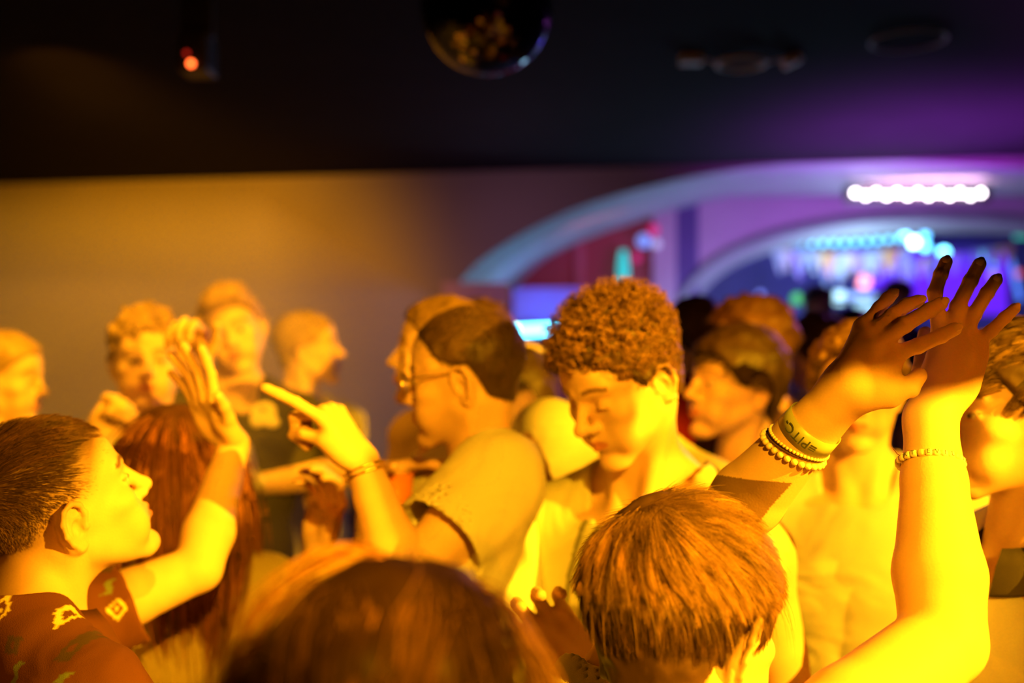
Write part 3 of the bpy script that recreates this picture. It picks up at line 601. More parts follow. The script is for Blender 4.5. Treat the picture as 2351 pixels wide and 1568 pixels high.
# spotlight fixtures above and behind the photographer; unseen blades added to shade the clapping hands
for P0, tgt, hw, hh, dd, where in ((KEY, V(.462, 1.12, 1.742), .0155, .0125, .4, 'right of'), (FILL, V(.47, 1.14, 1.815), .015, .0070, .5, 'behind'), (CENTRE, V(.465, 1.12, 1.755), .027, .0160, .5, 'nearest above')):
    K = V(*P0); dv = nrm(tgt - K); rt = nrm(np.cross(dv, V(0, 0, 1))); upv = np.cross(rt, dv); Rk = np.stack([rt, dv, upv], 1)
    e = empty('stage_spotlight', tuple(K)); tag(e, 'black stage spotlight hanging %s the photographer, with an added shade blade' % where, 'stage light')
    box_part('housing', V(0, 0, 0) - dv * .20, (.09, .16, .09), M_BLK, e, R=Rk); box_part('added_shade_blade', dv * dd, (hw, .0006, hh), M_BLK, e, R=Rk)
    box_part('shade_blade_wire', dv * dd / 2 + rt * (hw + .0007), (.0007, dd / 2, .0007), M_BLK, e, R=Rk); box_part('yoke', -dv * .2 + V(0, 0, (CEIL - K[2]) / 2 + .02), (.1, .01, (CEIL - K[2]) / 2 - .02), M_BLK, e)
# thin stage haze over the left half of the dance floor
hz = bpy.data.materials.new('haze'); hz.use_nodes = True; nt = hz.node_tree; nt.nodes.remove(nt.nodes['Principled BSDF']); vs_ = nt.nodes.new('ShaderNodeVolumeScatter'); vs_.inputs['Color'].default_value = (.95, .95, .95, 1); vs_.inputs['Density'].default_value = .2; vs_.inputs['Anisotropy'].default_value = .3
nt.links.new(vs_.outputs[0], nt.nodes['Material Output'].inputs['Volume'])
hb = box_part('haze', (-2.6, 4.8, 1.03), (2.05, 2.65, 1.02), hz); tag(hb, 'thin stage haze over the left half of the dance floor', 'haze', None, 'stuff')

# ---------------------------------------------------------------- people builder
GIANT = 3.
def px_fingers(B, wrist, mcps, fingers, rad=.0088, s=1., nails=None, back=(0, -1, .25)):
    """a hand from measured joints; mcps and fingers are lists of world points, thumb last; back: the way its back faces"""
    bk = nrm(back)
    for i, m in enumerate(mcps): B.cone(wrist + (m - wrist) * .18, m, .0150, .0110, .014)
    B.ell(wrist, (.024, .019, .024), None, .02)
    for i in range(len(mcps) - 1): B.cone(wrist * .45 + (mcps[i] + mcps[i+1]) / 2 * .55, (mcps[i] + mcps[i+1]) / 2 * .9 + wrist * .1, .013, .0085, .012)
    for i, m in enumerate(mcps):        # knuckles and tendons
        B.ell(m + bk * .0050, (.0082,) * 3, None, .005); B.cone(wrist + (m - wrist) * .25 + bk * .0155, m + bk * .0090, .0022, .0030, .0045)
        if i < len(mcps) - 1: a = (m + mcps[i+1]) / 2; B.ell(a + (a - wrist) * .06 + bk * .0135, (.0050,) * 3, None, .006, 's')
    for fi, P in enumerate(fingers):
        r = rad * (1.0, 1.03, .98, .88, 1.18)[fi]
        for i in range(len(P) - 1):
            B.cone(P[i], P[i+1], r, r * .94, .008 if i == 0 else .0016); r *= .94
            if 0 < i + 1 < len(P) - 1:
                B.ell(P[i+1], (r * 1.09,) * 3, None, .0016); ax = nrm(P[i+1] - P[i]); sd = nrm(np.cross(ax, bk)); up = np.cross(sd, ax); up = up if up @ bk > 0 else -up
                for o in (-.0030, -.0002, .0026):
                    c = P[i+1] + ax * o + up * (r * 1.09 + .0002); B.cone(c - sd * .0042 - up * .0010, c, .0006, .0008, .0010, 's'); B.cone(c, c + sd * .0042 - up * .0010, .0008, .0006, .0010, 's')
        if nails is not None:
            ax = nrm(P[-1] - P[-2]); sd = nrm(np.cross(ax, bk)); up = np.cross(sd, ax); up = up if up @ bk > 0 else -up; nails.append((P[-1] + ax * .0012 + up * r * .80, ax, sd, up, r))

def shoe(B, a, fwd, s=1):
    B.ell(a + fwd * .07 + V(0, 0, -.045), (.045, .13, .045), np.stack([np.cross(fwd, V(0, 0, 1)), fwd, V(0, 0, 1)], 1), .02)

def person(label, O, face=(0, 0, 0), s=1., h=.006, byaw=None, skin=SKIN, hair=None, arms=None, shirt=None, head=None, paint=None, lean=(0, 0), group=None, legs=(.05, .06, .09), extra=None, hh=None, bodyclip=None, neckfat=1.):
    O = np.asarray(O, float); R = facing(*face); byaw = face[0] if byaw is None else byaw; Rb = facing(byaw); hair = hair or {}; shirt = dict(shirt or {}); arms = arms or {}
    root = empty('person', (O[0], O[1], 0)); tag(root, label, 'person', group)
    def add(name, me, m, parent=root): o = link(name, me, m, parent); me.transform(Matrix.Translation((-O[0], -O[1], 0))); return o
    N = O + Rb @ V(lean[0], -.028 + lean[1], -.185 + (lean[2] if len(lean) > 2 else 0)) * s; dn = lambda x, y, z: N + Rb @ (V(x, y, z) * s)
    B = Body(); add_head(B, O, R, s, **(head or {}))
    nk = O + R @ (V(0, -.022, -.045) * s)
    B.cone(nk, N + Rb @ V(0, .0, .02), .050 * s * neckfat, .056 * s * neckfat, .02)
    for x in (-1, 1):
        B.cone(O + R @ (V(x*.052, -.028, -.045) * s), dn(x*.022, .058, -.035), .013 * s, .012 * s, .018)          # neck muscles
        B.cone(dn(x*.035, -.02, .03), dn(x*.165, -.005, -.052), .040 * s, .045 * s, .035)
        B.cone(dn(x*.03, .06, -.052), dn(x*.15, .03, -.045), .016 * s, .018 * s, .02)
    B.ell(O + R @ (V(0, .03, -.10) * s) * .5 + (N + Rb @ V(0, .045, -.01)) * .5, (.016, .018, .02), None, .02)
    T = Body()
    for BB, g in ((B, -.010), (T, .017)):
        BB.ell(dn(0, .012, -.19), np.array([.165 + g, .110 + g, .19]) * s, Rb, .04); BB.ell(dn(0, .01, -.42), np.array([.145 + g, .100 + g, .2]) * s, Rb, .05)
        if BB is T: BB.ell(dn(0, .005, -.60), np.array([.165, .112, .13]) * s, Rb, .05)
    jt = {}; T2 = Body()
    for sd in (-1, 1):
        a = dict(arms.get(sd, {})); sh = np.asarray(a.get('sh', dn(sd*.178, .0, -.072)), float)
        el = np.asarray(a.get('el', sh + Rb @ (V(sd*.06, -.02, -.29) * s)), float); wr = np.asarray(a.get('wr', el + Rb @ (V(sd*.0, .09, -.24) * s)), float); jt[sd] = (sh, el, wr)
        fat = a.get('fat', 1.); add_arm(B, sh, el, wr, s, fat); B.cone(dn(sd*.12, 0, -.12), sh, .07 * s, .052 * s, .04)
        hd = a.get('hand')
        if callable(hd): hd(B, wr)
        elif hd is not None: add_hand(B, wr, hd[0], hd[1], sd, s=s, **(hd[2] if len(hd) > 2 else {}))
        else: add_hand(B, wr, wr - el, -Rb @ V(sd, 0, 0), sd, s=s, curl=22)
        sl = shirt.get('sleeve', .55)
        T.cone(dn(sd*.12, .0, -.12), sh, .084 * s, .070 * s, .04)
        if sl > 0:
            d = el - sh; e = sh + d * min(sl, 1.); w = shirt.get('wide', .068); T2.cone(sh, e, .070 * s, w * s, .02)
            if sl > 1: e = el + (wr - el) * (sl - 1); T2.cone(el, e, .058 * s, .045 * s, .02); d = wr - el; w = .045
            nd = nrm(d); t1 = nrm(np.cross(nd, V(.3, .5, 1))); T2.box(e + nd * .060, ((w + .004) * s, .055, (w + .004) * s), .004, np.stack([t1, nd, np.cross(t1, nd)], 1), .003, 's'); rr = w - .0065
            T2.cone(e - nd * .03, e + nd * .03, (rr - .004) * s, rr * s, .004, 's')
    T.p = T2.p + T.p
    for sd in (-1, 1): T.cone(dn(sd*.045, -.02, .022), jt[sd][0] + V(0, 0, .010), .052 * s, .060 * s, .03)
    T.cone(dn(0, -.030, -.035), dn(0, -.035, -.17), .066 * s, .092 * s, .03); T.cone(dn(0, .045, -.09), dn(0, .05, -.2), .055 * s, .07 * s, .03)
    # neck opening
    nr = shirt.get('neck', .066); T.cone(N + Rb @ V(0, .012, -.03), N + Rb @ V(0, .0, .12), nr * s, (nr + .02) * s, .006, 's')
    if shirt.get('vneck'): T.cone(N + Rb @ V(0, .08, -.03), N + Rb @ V(0, .12, -.16), .05, .012, .01, 's')
    if sl == 0:
        for sd in (-1, 1): T.ell(jt[sd][0] + Rb @ V(sd*.035, 0, -.02), (.075, .09, .10), Rb, .01, 's')
    if extra: extra(B, T, N, Rb, dn, jt)
    v, f = B.mesh(hh or h, clip=None if bodyclip is None else (V(-9, -9, bodyclip), V(9, 9, 9))); q = (v - O) @ R.T.T
    c = paint_skin(v, None, O, R, s, skin, **{**dict(hairc=hair.get('root'), hdz=hair.get('dz', 0.), closed=(head or {}).get('closed', 0.)), **(paint or {})})
    body = add('body', make_mesh('body', [(v, f, c)]), M_SKIN)
    wr_a = shirt.get('wrinkle', .004); ns = shirt.get('ns', 14)
    def disp(P): return wr_a * (noise3(P * V(1, 1, 1.6) + 3, ns) + .5 * noise3(P + noise3(P, 9)[..., None] * .15, ns * 2.6))
    v, f = T.mesh(shirt.get('h', max(h, .005)), disp)
    col = np.array(shirt.get('col', (.7, .7, .7))); cc = col if not callable(shirt.get('paint')) else shirt['paint']((v - N) @ Rb, np.tile(col, (len(v), 1)))
    so = add(shirt.get('name', 't_shirt'), make_mesh('shirt', [(v, f, cc)]), shirt.get('mat', M_CLOTH))
    if shirt.get('collar') is not None:
        parts = []; n = 28; w0, w1 = .066, .078
        an = np.linspace(.16 * math.pi, 1.84 * math.pi, n) + math.pi / 2
        for k in range(2): pass
        rim = [(N + Rb @ V(w0 * math.cos(a), .012 + w0 * 1.05 * math.sin(a), .030 - .020 * math.sin(a))) for a in an]; out = [(N + Rb @ V((w1 + .022) * math.cos(a), .012 + (w1 + .024) * math.sin(a), -.016 - .030 * math.sin(a))) for a in an]
        low = [(N + Rb @ V(w0 * math.cos(a), .012 + w0 * math.sin(a), -.02 - .02 * math.sin(a))) for a in an]
        th = V(0, 0, .004); rows = [np.array(low), np.array(rim), np.array(rim) * .5 + np.array(out) * .5 + V(0, 0, .006), np.array(out), np.array(out) - th * 1.2, np.array(rim) * .4 + np.array(low) * .6]
        vv = np.concatenate(rows); ff = [(i * n + j, i * n + j + 1, (i + 1) * n + j + 1, (i + 1) * n + j) for i in range(5) for j in range(n - 1)]
        o = add('collar', make_mesh('collar', [(vv, np.array(ff), shirt['collar'])]), M_CLOTH); 
    # trousers and shoes
    L = Body(); g = N[2] - .66 * s; L.ell(dn(0, .0, -.66), (.170 * s, .118 * s, .13 * s), Rb, .03)
    for sd in (-1, 1):
        hp = dn(sd*.085, 0, -.70); an_ = V(*(dn(sd*.12, -.01, 0)[:2]), .09); kn = (hp + an_) / 2 + Rb @ V(0, .02, 0); L.chain([hp, kn, an_], [.088 * s, .062 * s, .048 * s], .03)
    v, f = L.mesh(.014); tr = add('trousers', make_mesh('trousers', [(v, f, legs)]), M_CLOTH)
    for sd in (-1, 1):
        S_ = Body(); an_ = V(*(dn(sd*.12, -.01, 0)[:2]), .09); shoe(S_, an_, Rb @ V(0, 1, 0)); S_.cut(V(an_[0], an_[1], .004), (0, 0, -1), .002, .3); v, f = S_.mesh(.01); add('shoe', make_mesh('shoe', [(v, f, (.6, .6, .6))]), M_PLAS)
    # hair
    if hair:
        parts = []; hc = np.array(hair.get('col', (.12, .06, .03)))
        if hair.get('t') is not None:
            v, f = cap_mesh(O, R, s, hair['t'], hair.get('dz', 0), hair.get('h', max(.004, h * .8)), hair.get('rough', .003), hair.get('freq', 40), hair.get('extra'), hair.get('top', 0.)); parts.append((v, f, hc * (1 + .3 * noise3(v, 50)[:, None]) * hair.get('capdark', .8)))
        if hair.get('fn'): parts += hair['fn'](O, R, s)
        add('hair', make_mesh('hair', parts), M_HAIR)
    return dict(root=root, add=add, N=N, R=R, Rb=Rb, O=O, jt=jt, dn=dn)

# flow fields for the hair, in the head's own frame
def whorl(c=(0, -.075, .09), down=.6, fwd=.0, side=0.):
    c = V(*c)
    def f(p):
        d = p - c; d /= np.maximum(1e-6, np.linalg.norm(d, axis=1))[:, None]; low = np.clip((.06 - p[:, 2]) / .06, 0, 1)[:, None]
        return d + low * V(0, 0, -down) + V(side, fwd, 0)
    return f
def zmix(lo, hi, a=.02, b=.09): return lambda p: lo + (hi - lo) * np.clip((p[:, 2] - a) / (b - a), 0, 1)
def short_hair(n, L, col, r=.0006, seed=1, **k): return lambda O, R, s: [strands(O, R, s, n, L, k.pop('flow', None) or whorl(fwd=.3), seed=seed, r=r, col=col, **k)]

# ---------------------------------------------------------------- the crowd
BROWN = (.16, .085, .04); DARK = (.07, .035, .018); BLOND = (.42, .25, .10); DBLOND = (.28, .16, .07)
def J(*a): return [at(*q) for q in a]

# the clapping blond man seen from behind
NAILS = []
wl, wr_ = at(1945, 893, 1.09), at(2136, 962, 1.13)
def left_hand(B, w):
    d = 1.09
    m = J((2039, 816, 1.075), (2005, 797, 1.075), (1997, 770, 1.085), (1982, 752, 1.10))
    F = [J((2039, 816, 1.075), (2108, 794, 1.07), (2160, 771, 1.07), (2192, 755, 1.07)), J((2005, 797, 1.075), (2077, 746, 1.065), (2134, 712, 1.07), (2160, 697, 1.075)),
         J((1997, 768, 1.085), (2048, 725, 1.08), (2082, 700, 1.085), (2108, 691, 1.09)), J((1982, 752, 1.10), (2019, 707, 1.10), (2038, 685, 1.10), (2050, 674, 1.10))]
    th = J((1985, 900, 1.075), (2040, 906, 1.075), (2090, 893, 1.08), (2110, 862, 1.085))
    px_fingers(B, w, m, F + [th], nails=NAILS); B.cone(at(1975, 880, 1.08), at(2030, 850, 1.085), .022, .016, .02); B.cone(th[0], th[1], .0165, .0125, .014)
    for a, b in ((m[0], F[0][0]),): B.ell(a, (.0112,) * 3, None, .004)
    B.ell(m[1], (.0112,) * 3, None, .004)
def right_hand(B, w):
    m = J((2163, 776, 1.15), (2184, 770, 1.15), (2212, 778, 1.15), (2234, 794, 1.15))
    F = [J((2158, 776, 1.15), (2146, 672, 1.155), (2160, 630, 1.155), (2172, 601, 1.155)), J((2182, 770, 1.15), (2199, 703, 1.15), (2228, 645, 1.15), (2249, 606, 1.15)),
         J((2212, 778, 1.15), (2236, 722, 1.145), (2266, 673, 1.145), (2287, 643, 1.145)), J((2234, 794, 1.15), (2275, 760, 1.14), (2307, 729, 1.14), (2330, 708, 1.14))]
    th = J((2130, 900, 1.15), (2115, 850, 1.17), (2120, 800, 1.19), (2125, 765, 1.2))
    px_fingers(B, w, m, F + [th], nails=NAILS, back=(-.45, -1, .1)); B.cone(at(2170, 900, 1.145), at(2195, 830, 1.15), .026, .022, .02); B.cone(at(2205, 880, 1.14), at(2225, 820, 1.145), .018, .016, .02)
def blond_hair(O, R, s):
    out = []
    fl = whorl((-.020, -.050, .105), .7, .12, .12)
    out.append(strands(O, R, s, 24000, zmix(.024, .062, .045, .085), fl, t0=.010, hug=.016, lift=.28, grav=.09, steps=10, seed=4, r=.00030, col=(.34, .185, .075), var=.22, clump=.55, jitter=.18, stick=.3, wave=.55, lock=(700, .6), lockvar=.3, lenvar=.65, region=lambda p: p[:, 2] > .035))
    out.append(strands(O, R, s, 22000, zmix(.012, .045, -.05, .04), fl, t0=.010, hug=.010, lift=.25, grav=.12, steps=7, seed=5, r=.00030, col=(.15, .078, .032), var=.3, clump=.3, jitter=.2, wave=.25, lock=(900, .45), region=lambda p: p[:, 2] < .07))
    out.append(strands(O, R, s, 260, .070, fl, t0=.016, hug=.014, lift=.6, grav=.12, steps=10, seed=6, r=.00024, col=(.5, .30, .12), var=.25, clump=.8, jitter=.45, stick=.15, wave=.6, region=lambda p: p[:, 2] > .04))
    return out
P = person('blond man seen from behind, clapping with both bare arms raised', at(1570, 1430, 1.02), (47, -7, 0), 1.06, .0028, byaw=35, hh=.0018, bodyclip=1.18,
    hair=dict(root=(.16, .09, .045), t=.005, top=.006, rough=.003, freq=55, col=(.10, .052, .022), capdark=.8, h=.004, fn=blond_hair), shirt=dict(col=(.75, .75, .72), sleeve=.3, h=.006),
    arms={-1: dict(sh=(.06, 1.10, 1.25), el=at(1640, 1228, 1.23), wr=wl, hand=left_hand), 1: dict(sh=(.215, .90, 1.30), el=at(2165, 1472, 1.02), wr=wr_, hand=right_hand, fat=1.06)})
for c, ax, sd, up, r in NAILS[:4] + NAILS[5:9]:
    B = Body(); B.ell((0, 0, 0), (r * .62, r * .30, r * .85), np.stack([sd, up, ax], 1), .001); v, f = B.mesh(.0009); P['add']('fingernail', make_mesh('nail', [(v + c, f, (.80, .58, .46))]), M_SKIN)
# things on his wrists
def ring_on(a, b, t, tilt=0.):
    c = a + (b - a) * t; ax = nrm(b - a); u = nrm(np.cross(ax, V(0, 0, 1))); w = np.cross(ax, u); return c, ax, u, w
def arm_ring(name, c, ax, u, w, ru, rw, m, label, cat, width=None):
    pass
la, lb = P['jt'][-1][1], wl
def beads(n, c, u, w, ru, rw, r, col, parent=None, wob=.0):
    out = []; B = Body(); B.ell((0, 0, 0), (r, r, r)); bv, bf = B.mesh(r / 3.2)
    for i in range(n):
        a = 2 * math.pi * i / n; out.append((bv + c + u * ru * math.cos(a) + w * rw * math.sin(a) + nrm(u + w) * wob * math.sin(i * 5), bf, col))
    return out
for t, n, r, ru, label, col in ((.665, 52, .0021, .0345, 'bracelet of tiny pale beads between the wristband and the larger beads', (.75, .65, .45)), (.622, 27, .0040, .0362, 'bracelet of larger pale beads nearest the elbow on the clapping left arm', (.72, .60, .38))):
    c, ax, u, w = ring_on(la, lb, t); w2 = nrm(w + ax * .25); o = link('bead_bracelet', make_mesh('bb', beads(n, c, u, w2, ru, ru * 1.02, r, col) + tubes_parts([tube([c + u * ru * math.cos(a) + w2 * ru * 1.02 * math.sin(a) for a in np.linspace(0, 6.283, 40)], .0008, 5, True)], (.1, .05, .03))), M_PLAS); rebase(o.data, c); o.location = tuple(c); tag(o, label, 'bracelet')
c, ax, u, w = ring_on(la, lb, .645); w2 = nrm(w + ax * .3); dk = []
for k in range(2): dk.append(tube([c + ax * .004 * k + u * .0345 * math.cos(a) + w2 * .035 * math.sin(a) for a in np.linspace(0, 6.283, 48)], .0013, 6))
o = link('cord_bracelet', make_mesh('cb', tubes_parts(dk, (.10, .05, .03))), M_CLOTH); rebase(o.data, c); o.location = tuple(c); tag(o, 'thin dark braided cord bracelet among the beads on the clapping left arm', 'bracelet')
# paper wristband with its printing
c, ax, u, w = ring_on(la, lb, .745); nA = 64; an = np.linspace(0, 2 * math.pi, nA + 1)[:-1]; ax2 = ax; rr = .0335
rows = [[c + ax2 * (hw) + (u * math.cos(a) + w * math.sin(a)) * (rr + dr) for a in an] for hw, dr in ((-.0115, 0), (-.0115, .0006), (.0115, -.0006), (.0115, -.0012))]
vv = np.array(sum(rows, [])); ff = np.array([(i * nA + j, i * nA + (j + 1) % nA, ((i + 1) % 4) * nA + (j + 1) % nA, ((i + 1) % 4) * nA + j) for i in range(4) for j in range(nA)])
wb = link('wristband', make_mesh('wb', [(vv, ff, (.34, .36, .16))]), M_PLAS); rebase(wb.data, c); wb.location = tuple(c); tag(wb, 'olive paper wristband with printed capital letters on the clapping left arm', 'wristband')
def text_mesh(txt, size, ext=.0003):
    cu = bpy.data.curves.new('t', 'FONT'); cu.body = txt; cu.size = size; cu.extrude = ext; cu.align_x = 'CENTER'; cu.align_y = 'CENTER'; cu.resolution_u = 3
    o = bpy.data.objects.new('t', cu); COL.objects.link(o); bpy.context.view_layer.update(); me = bpy.data.meshes.new_from_object(o.evaluated_get(bpy.context.evaluated_depsgraph_get())); bpy.data.objects.remove(o); return me
M_INK = mat('ink', (.06, .07, .02), .7, noise=.1)
tm = text_mesh('\u2261PITC-', .0165); v = np.empty(len(tm.vertices) * 3, np.float32); tm.vertices.foreach_get('co', v); v = v.reshape(-1, 3).astype(float)
camdir = nrm(V(0, 0, CZ) - c); a0 = math.atan2(camdir @ w, camdir @ u)
tb = np.cross(ax, u * math.cos(a0) + w * math.sin(a0)); sg = 1 if tb[2] > 0 else -1           # written running down across the arm, tops towards the elbow
th = a0 + sg * (v[:, 0]) * -1 / rr * -1 * -1; th = a0 - sg * v[:, 0] / rr * -1 + .12 * sg
nv = c - wb.location + 0 * v if False else np.array([ax * -y + (u * math.cos(a) + w * math.sin(a)) * (rr + .0004 + z) for (x, y, z), a in zip(v, th)])
tm.vertices.foreach_set('co', nv.astype(np.float32).ravel()); tm.update(); tm.materials.append(M_INK); o = bpy.data.objects.new('lettering', tm); COL.objects.link(o); o.parent = wb
# white letter beads on the other wrist
ra, rb = P['jt'][1][1], wr_
c = ra + (rb - ra) * .80; c = at(2136, 1064, c[1]); ax = nrm(rb - ra); u = nrm(np.cross(ax, V(0, 1, 0))); w = nrm(np.cross(u, ax)); R_ = .0338
if w[1] > 0: w = -w
if u[0] < 0: u = -u
parts = []; tcs = []; word = 'KTTT EVIL INKTTTT HAAA'; n = 27; lb_o = empty('letter_bead_bracelet', tuple(c)); tag(lb_o, 'white letter bead bracelet on the upright right wrist, spelling EVIL', 'bracelet')
for i in range(n):
    a = -math.pi / 2 + (i - 6.3) * 2 * math.pi / n; a = (i - 5.3) * 2 * math.pi / n - .40; d = u * math.sin(a) + w * math.cos(a); B = Body(); Rm = np.stack([np.cross(ax, d) , d, ax], 1); cr = d * R_
    B.box(cr, (.0010, .0004, .0010), .0030, Rm, .001); bv, bf = B.mesh(.0008); cl = (.82, .78, .66) if word[i % len(word)] != ' ' else (.55, .5, .35)
    o = link('bead', make_mesh('bead', [(bv, bf, cl)]), M_PLAS, lb_o)
    ch = {2: 'K', 3: 'T', 5: 'E', 6: 'V', 7: 'I', 8: 'L', 10: 'I', 11: 'N'}.get(i)
    if ch:
        tm = text_mesh(ch, .0070, .0002); Rt = Matrix([list(r) for r in np.stack([nrm(np.cross(ax, -d)) * -1 * -1, ax, d], 1)]).to_4x4(); e1 = np.cross(ax, d); M4 = Matrix.Identity(4)
        for k in range(3): M4[k][0] = e1[k]; M4[k][1] = ax[k]; M4[k][2] = d[k]; M4[k][3] = (cr + d * .0034)[k]
        tm.transform(M4); tm.materials.append(M_INK); o2 = bpy.data.objects.new('letter', tm); COL.objects.link(o2); o2.parent = o
link('thread', make_mesh('th', tubes_parts([tube([-u * R_ * .95 + w * .004, -u * (R_ + .006) + ax * .003 + w * .006, -u * (R_ + .0105) + ax * .009 + w * .006], .0005, 5)], (.08, .03, .05))), M_CLOTH, lb_o)

# the young man at the left, chin up, arm raised
def left_hair(O, R, s):
    fl = whorl((0, -.08, .085), .8, .5); rs = np.random.RandomState(3)
    thin = lambda p: rs.uniform(size=len(p)) < np.clip((p[:, 2] + .02 + np.clip(-.02 - p[:, 1], 0, 1) * 1.1) / .085, .12, 1)
    return [strands(O, R, s, 17000, zmix(.004, .020, .01, .08), fl, t0=.0010, hug=.006, lift=.30, steps=5, seed=8, r=.00030, col=(.10, .052, .025), var=.35, clump=.25, jitter=.15, wave=.3, region=thin),
            strands(O, R, s, 6000, .030, whorl((0, -.05, .09), 0, 1.0), t0=.003, hug=.010, lift=.4, steps=6, seed=9, r=.0003, col=(.13, .065, .03), var=.35, clump=.4, wave=.5, lock=(300, .5), region=lambda p: (p[:, 2] > .080))]
def pat_shirt(q, c):
    """small woven motifs: diamonds, dashes and leaves on red-brown cloth"""
    a = q[:, 0] + q[:, 1] * .6; b = q[:, 2]
    for k, (f, col, ox, oz) in enumerate(((.085, (.75, .62, .22), 0, 0), (.085, (.08, .05, .03), .0425, .03), (.085, (.16, .20, .07), .02, .055))):
        ua = ((a + ox) / f) % 1 - .5; ub = ((b + oz) / f) % 1 - .5; dd = np.abs(ua) * 1.2 + np.abs(ub)
        m = ((dd > .13) & (dd < .20)) | (dd < .045) if k == 0 else ((np.abs(ua) < .13) & (np.abs(ub) < .10) & ~((np.abs(ua) < .04) & (np.abs(ub) < .03))) if k == 1 else (np.abs(ua * 2 + np.sin(ub * 30) * .1) < .12) & (np.abs(ub) < .12)
        c[m] = col
    return c
person('young man in profile at the left edge, chin lifted, in a patterned red-brown shirt', at(138, 1165, 1.26), (50, 25, 0), 1., .003, byaw=45, hair=dict(root=(.12, .065, .03), fn=left_hair), paint=dict(fade=.03, side=.09, beard=.12),
    shirt=dict(name='patterned_shirt', col=(.13, .045, .022), paint=pat_shirt, sleeve=.5, collar=(.12, .042, .02), h=.0035, wide=.072), lean=(0, -.012, .045),
    arms={-1: dict(sh=at(140, 1440, 1.50), el=at(455, 1305, 1.58), wr=at(537, 1020, 1.70), hand=(nrm(V(-.42, -.35, .72)), V(-.55, -.75, -.2), dict(curls=dict(index=(-25, 12, 5), middle=(-22, 14, 6), ring=(-18, 14, 6), pinky=(-16, 12, 6)), thumb=(35, 5, 5), spread=7))), 1: dict(el=at(-60, 2050, 1.16), wr=at(120, 2350, 1.3))})

# polo man with glasses
def polo_hair(O, R, s):
    fl = whorl((0, -.07, .09), .8, .4)
    return [strands(O, R, s, 9000, zmix(.006, .02, .0, .09), fl, t0=.002, hug=.006, lift=.3, steps=5, seed=11, r=.0005, col=(.085, .045, .022), var=.35, clump=.3, jitter=.2, dz=.018)]
def point_hand(B, w): add_hand(B, w, nrm(V(-.52, -.12, .80)), nrm(V(-.75, .25, -.50)), -1, s=1.02, curls=dict(index=(22, 6, 2), middle=(70, 80, 40), ring=(75, 85, 45), pinky=(78, 85, 45)), thumb=(20, 35, 30))
PM = person('man in glasses and a pale polo shirt, in profile, pointing with one finger', at(1066, 868, 1.72), (278, -6, 0), 1.02, .0045, byaw=285, hair=dict(root=(.08, .045, .022), t=.003, rough=.002, freq=60, col=(.07, .038, .02), dz=.016, fn=polo_hair, h=.004), head=dict(nose=1.1),
    paint=dict(beard=.3), shirt=dict(name='polo_shirt', col=(.62, .60, .54), sleeve=.62, wide=.078, collar=(.6, .58, .52), vneck=True, h=.005),
    arms={-1: dict(sh=at(1140, 1105, 1.60), el=at(925, 1330, 1.47), wr=at(832, 1062, 1.50), hand=point_hand), 1: dict(sh=at(1035, 1120, 1.92), el=at(870, 1300, 1.93), wr=at(850, 1085, 1.86), hand=(nrm(V(.9, -.1, .15)), V(.2, -.2, -1), dict(curl=12, spread=16, thumb=(60, 0, 0))))})
O, R = PM['O'], PM['R']; g = []
def gl(p): return O + R @ (V(*p) * 1.02)
for x in (-1, 1):
    an = np.linspace(0, 2 * math.pi, 25); g.append(tube([gl((x * .033 + .023 * math.cos(a), .098 - .004 * abs(math.cos(a)) - x * 0, .0 + .020 * math.sin(a))) for a in an], .0017, 6)); g.append(tube([gl((x * .056, .094, .006)), gl((x * .074, .05, .010)), gl((x * .079, -.01, .012)), gl((x * .077, -.028, -.004))], .0014, 6))
g.append(tube([gl((-.011, .099, .006)), gl((0, .103, .009)), gl((.011, .099, .006))], .0014, 6)); PM['add']('glasses_frame', make_mesh('gf', tubes_parts(g)), M_GOLD)
for x in (-1, 1):
    B = Body(); B.ell(gl((x * .033, .096, 0)), (.0225, .0012, .0195), R, .001); v, f = B.mesh(.0011); PM['add']('glasses_lens', make_mesh('lens', [(v, f)]), M_GLASS)
B = Body(); B.ell(gl((-.088, -.020, -.030)), (.0025,) * 3); v, f = B.mesh(.0012); PM['add']('ear_stud', make_mesh('stud', [(v, f)]), M_GOLD)
sh, el, wr = PM['jt'][-1]; c, ax, u, w = ring_on(el, wr, .93); o = link('bracelet', make_mesh('br', tubes_parts([tube([c + ax * .004 * k + (u * math.cos(a) + w * math.sin(a)) * .031 for a in np.linspace(0, 6.283, 30)], .0022, 6) for k in (-1, 1)])), M_GOLD); rebase(o.data, c); o.location = tuple(c); tag(o, 'double metal bracelet on the wrist of the pointing hand', 'bracelet')
# drink cup he holds from above
c = at(905, 1165, 1.82); B = Body(); pr = [(0, -.065), (.026, -.065), (.036, .055), (.034, .055), (.0245, -.062), (0, -.062)]; an = np.arange(32) * 2 * math.pi / 32
vv = np.array([(r_ * math.cos(a), r_ * math.sin(a), z) for r_, z in pr for a in an]); ff = np.array([(i * 32 + j, i * 32 + (j + 1) % 32, (i + 1) * 32 + (j + 1) % 32, (i + 1) * 32 + j) for i in range(5) for j in range(32)])
e = link('drink_cup', make_mesh('cup', [(vv, ff, (.8, .25, .06))]), M_PLAS); e.location = tuple(c + V(0, 0, .01)); tag(e, 'orange plastic cup held from above beside the pointing forearm', 'cup')

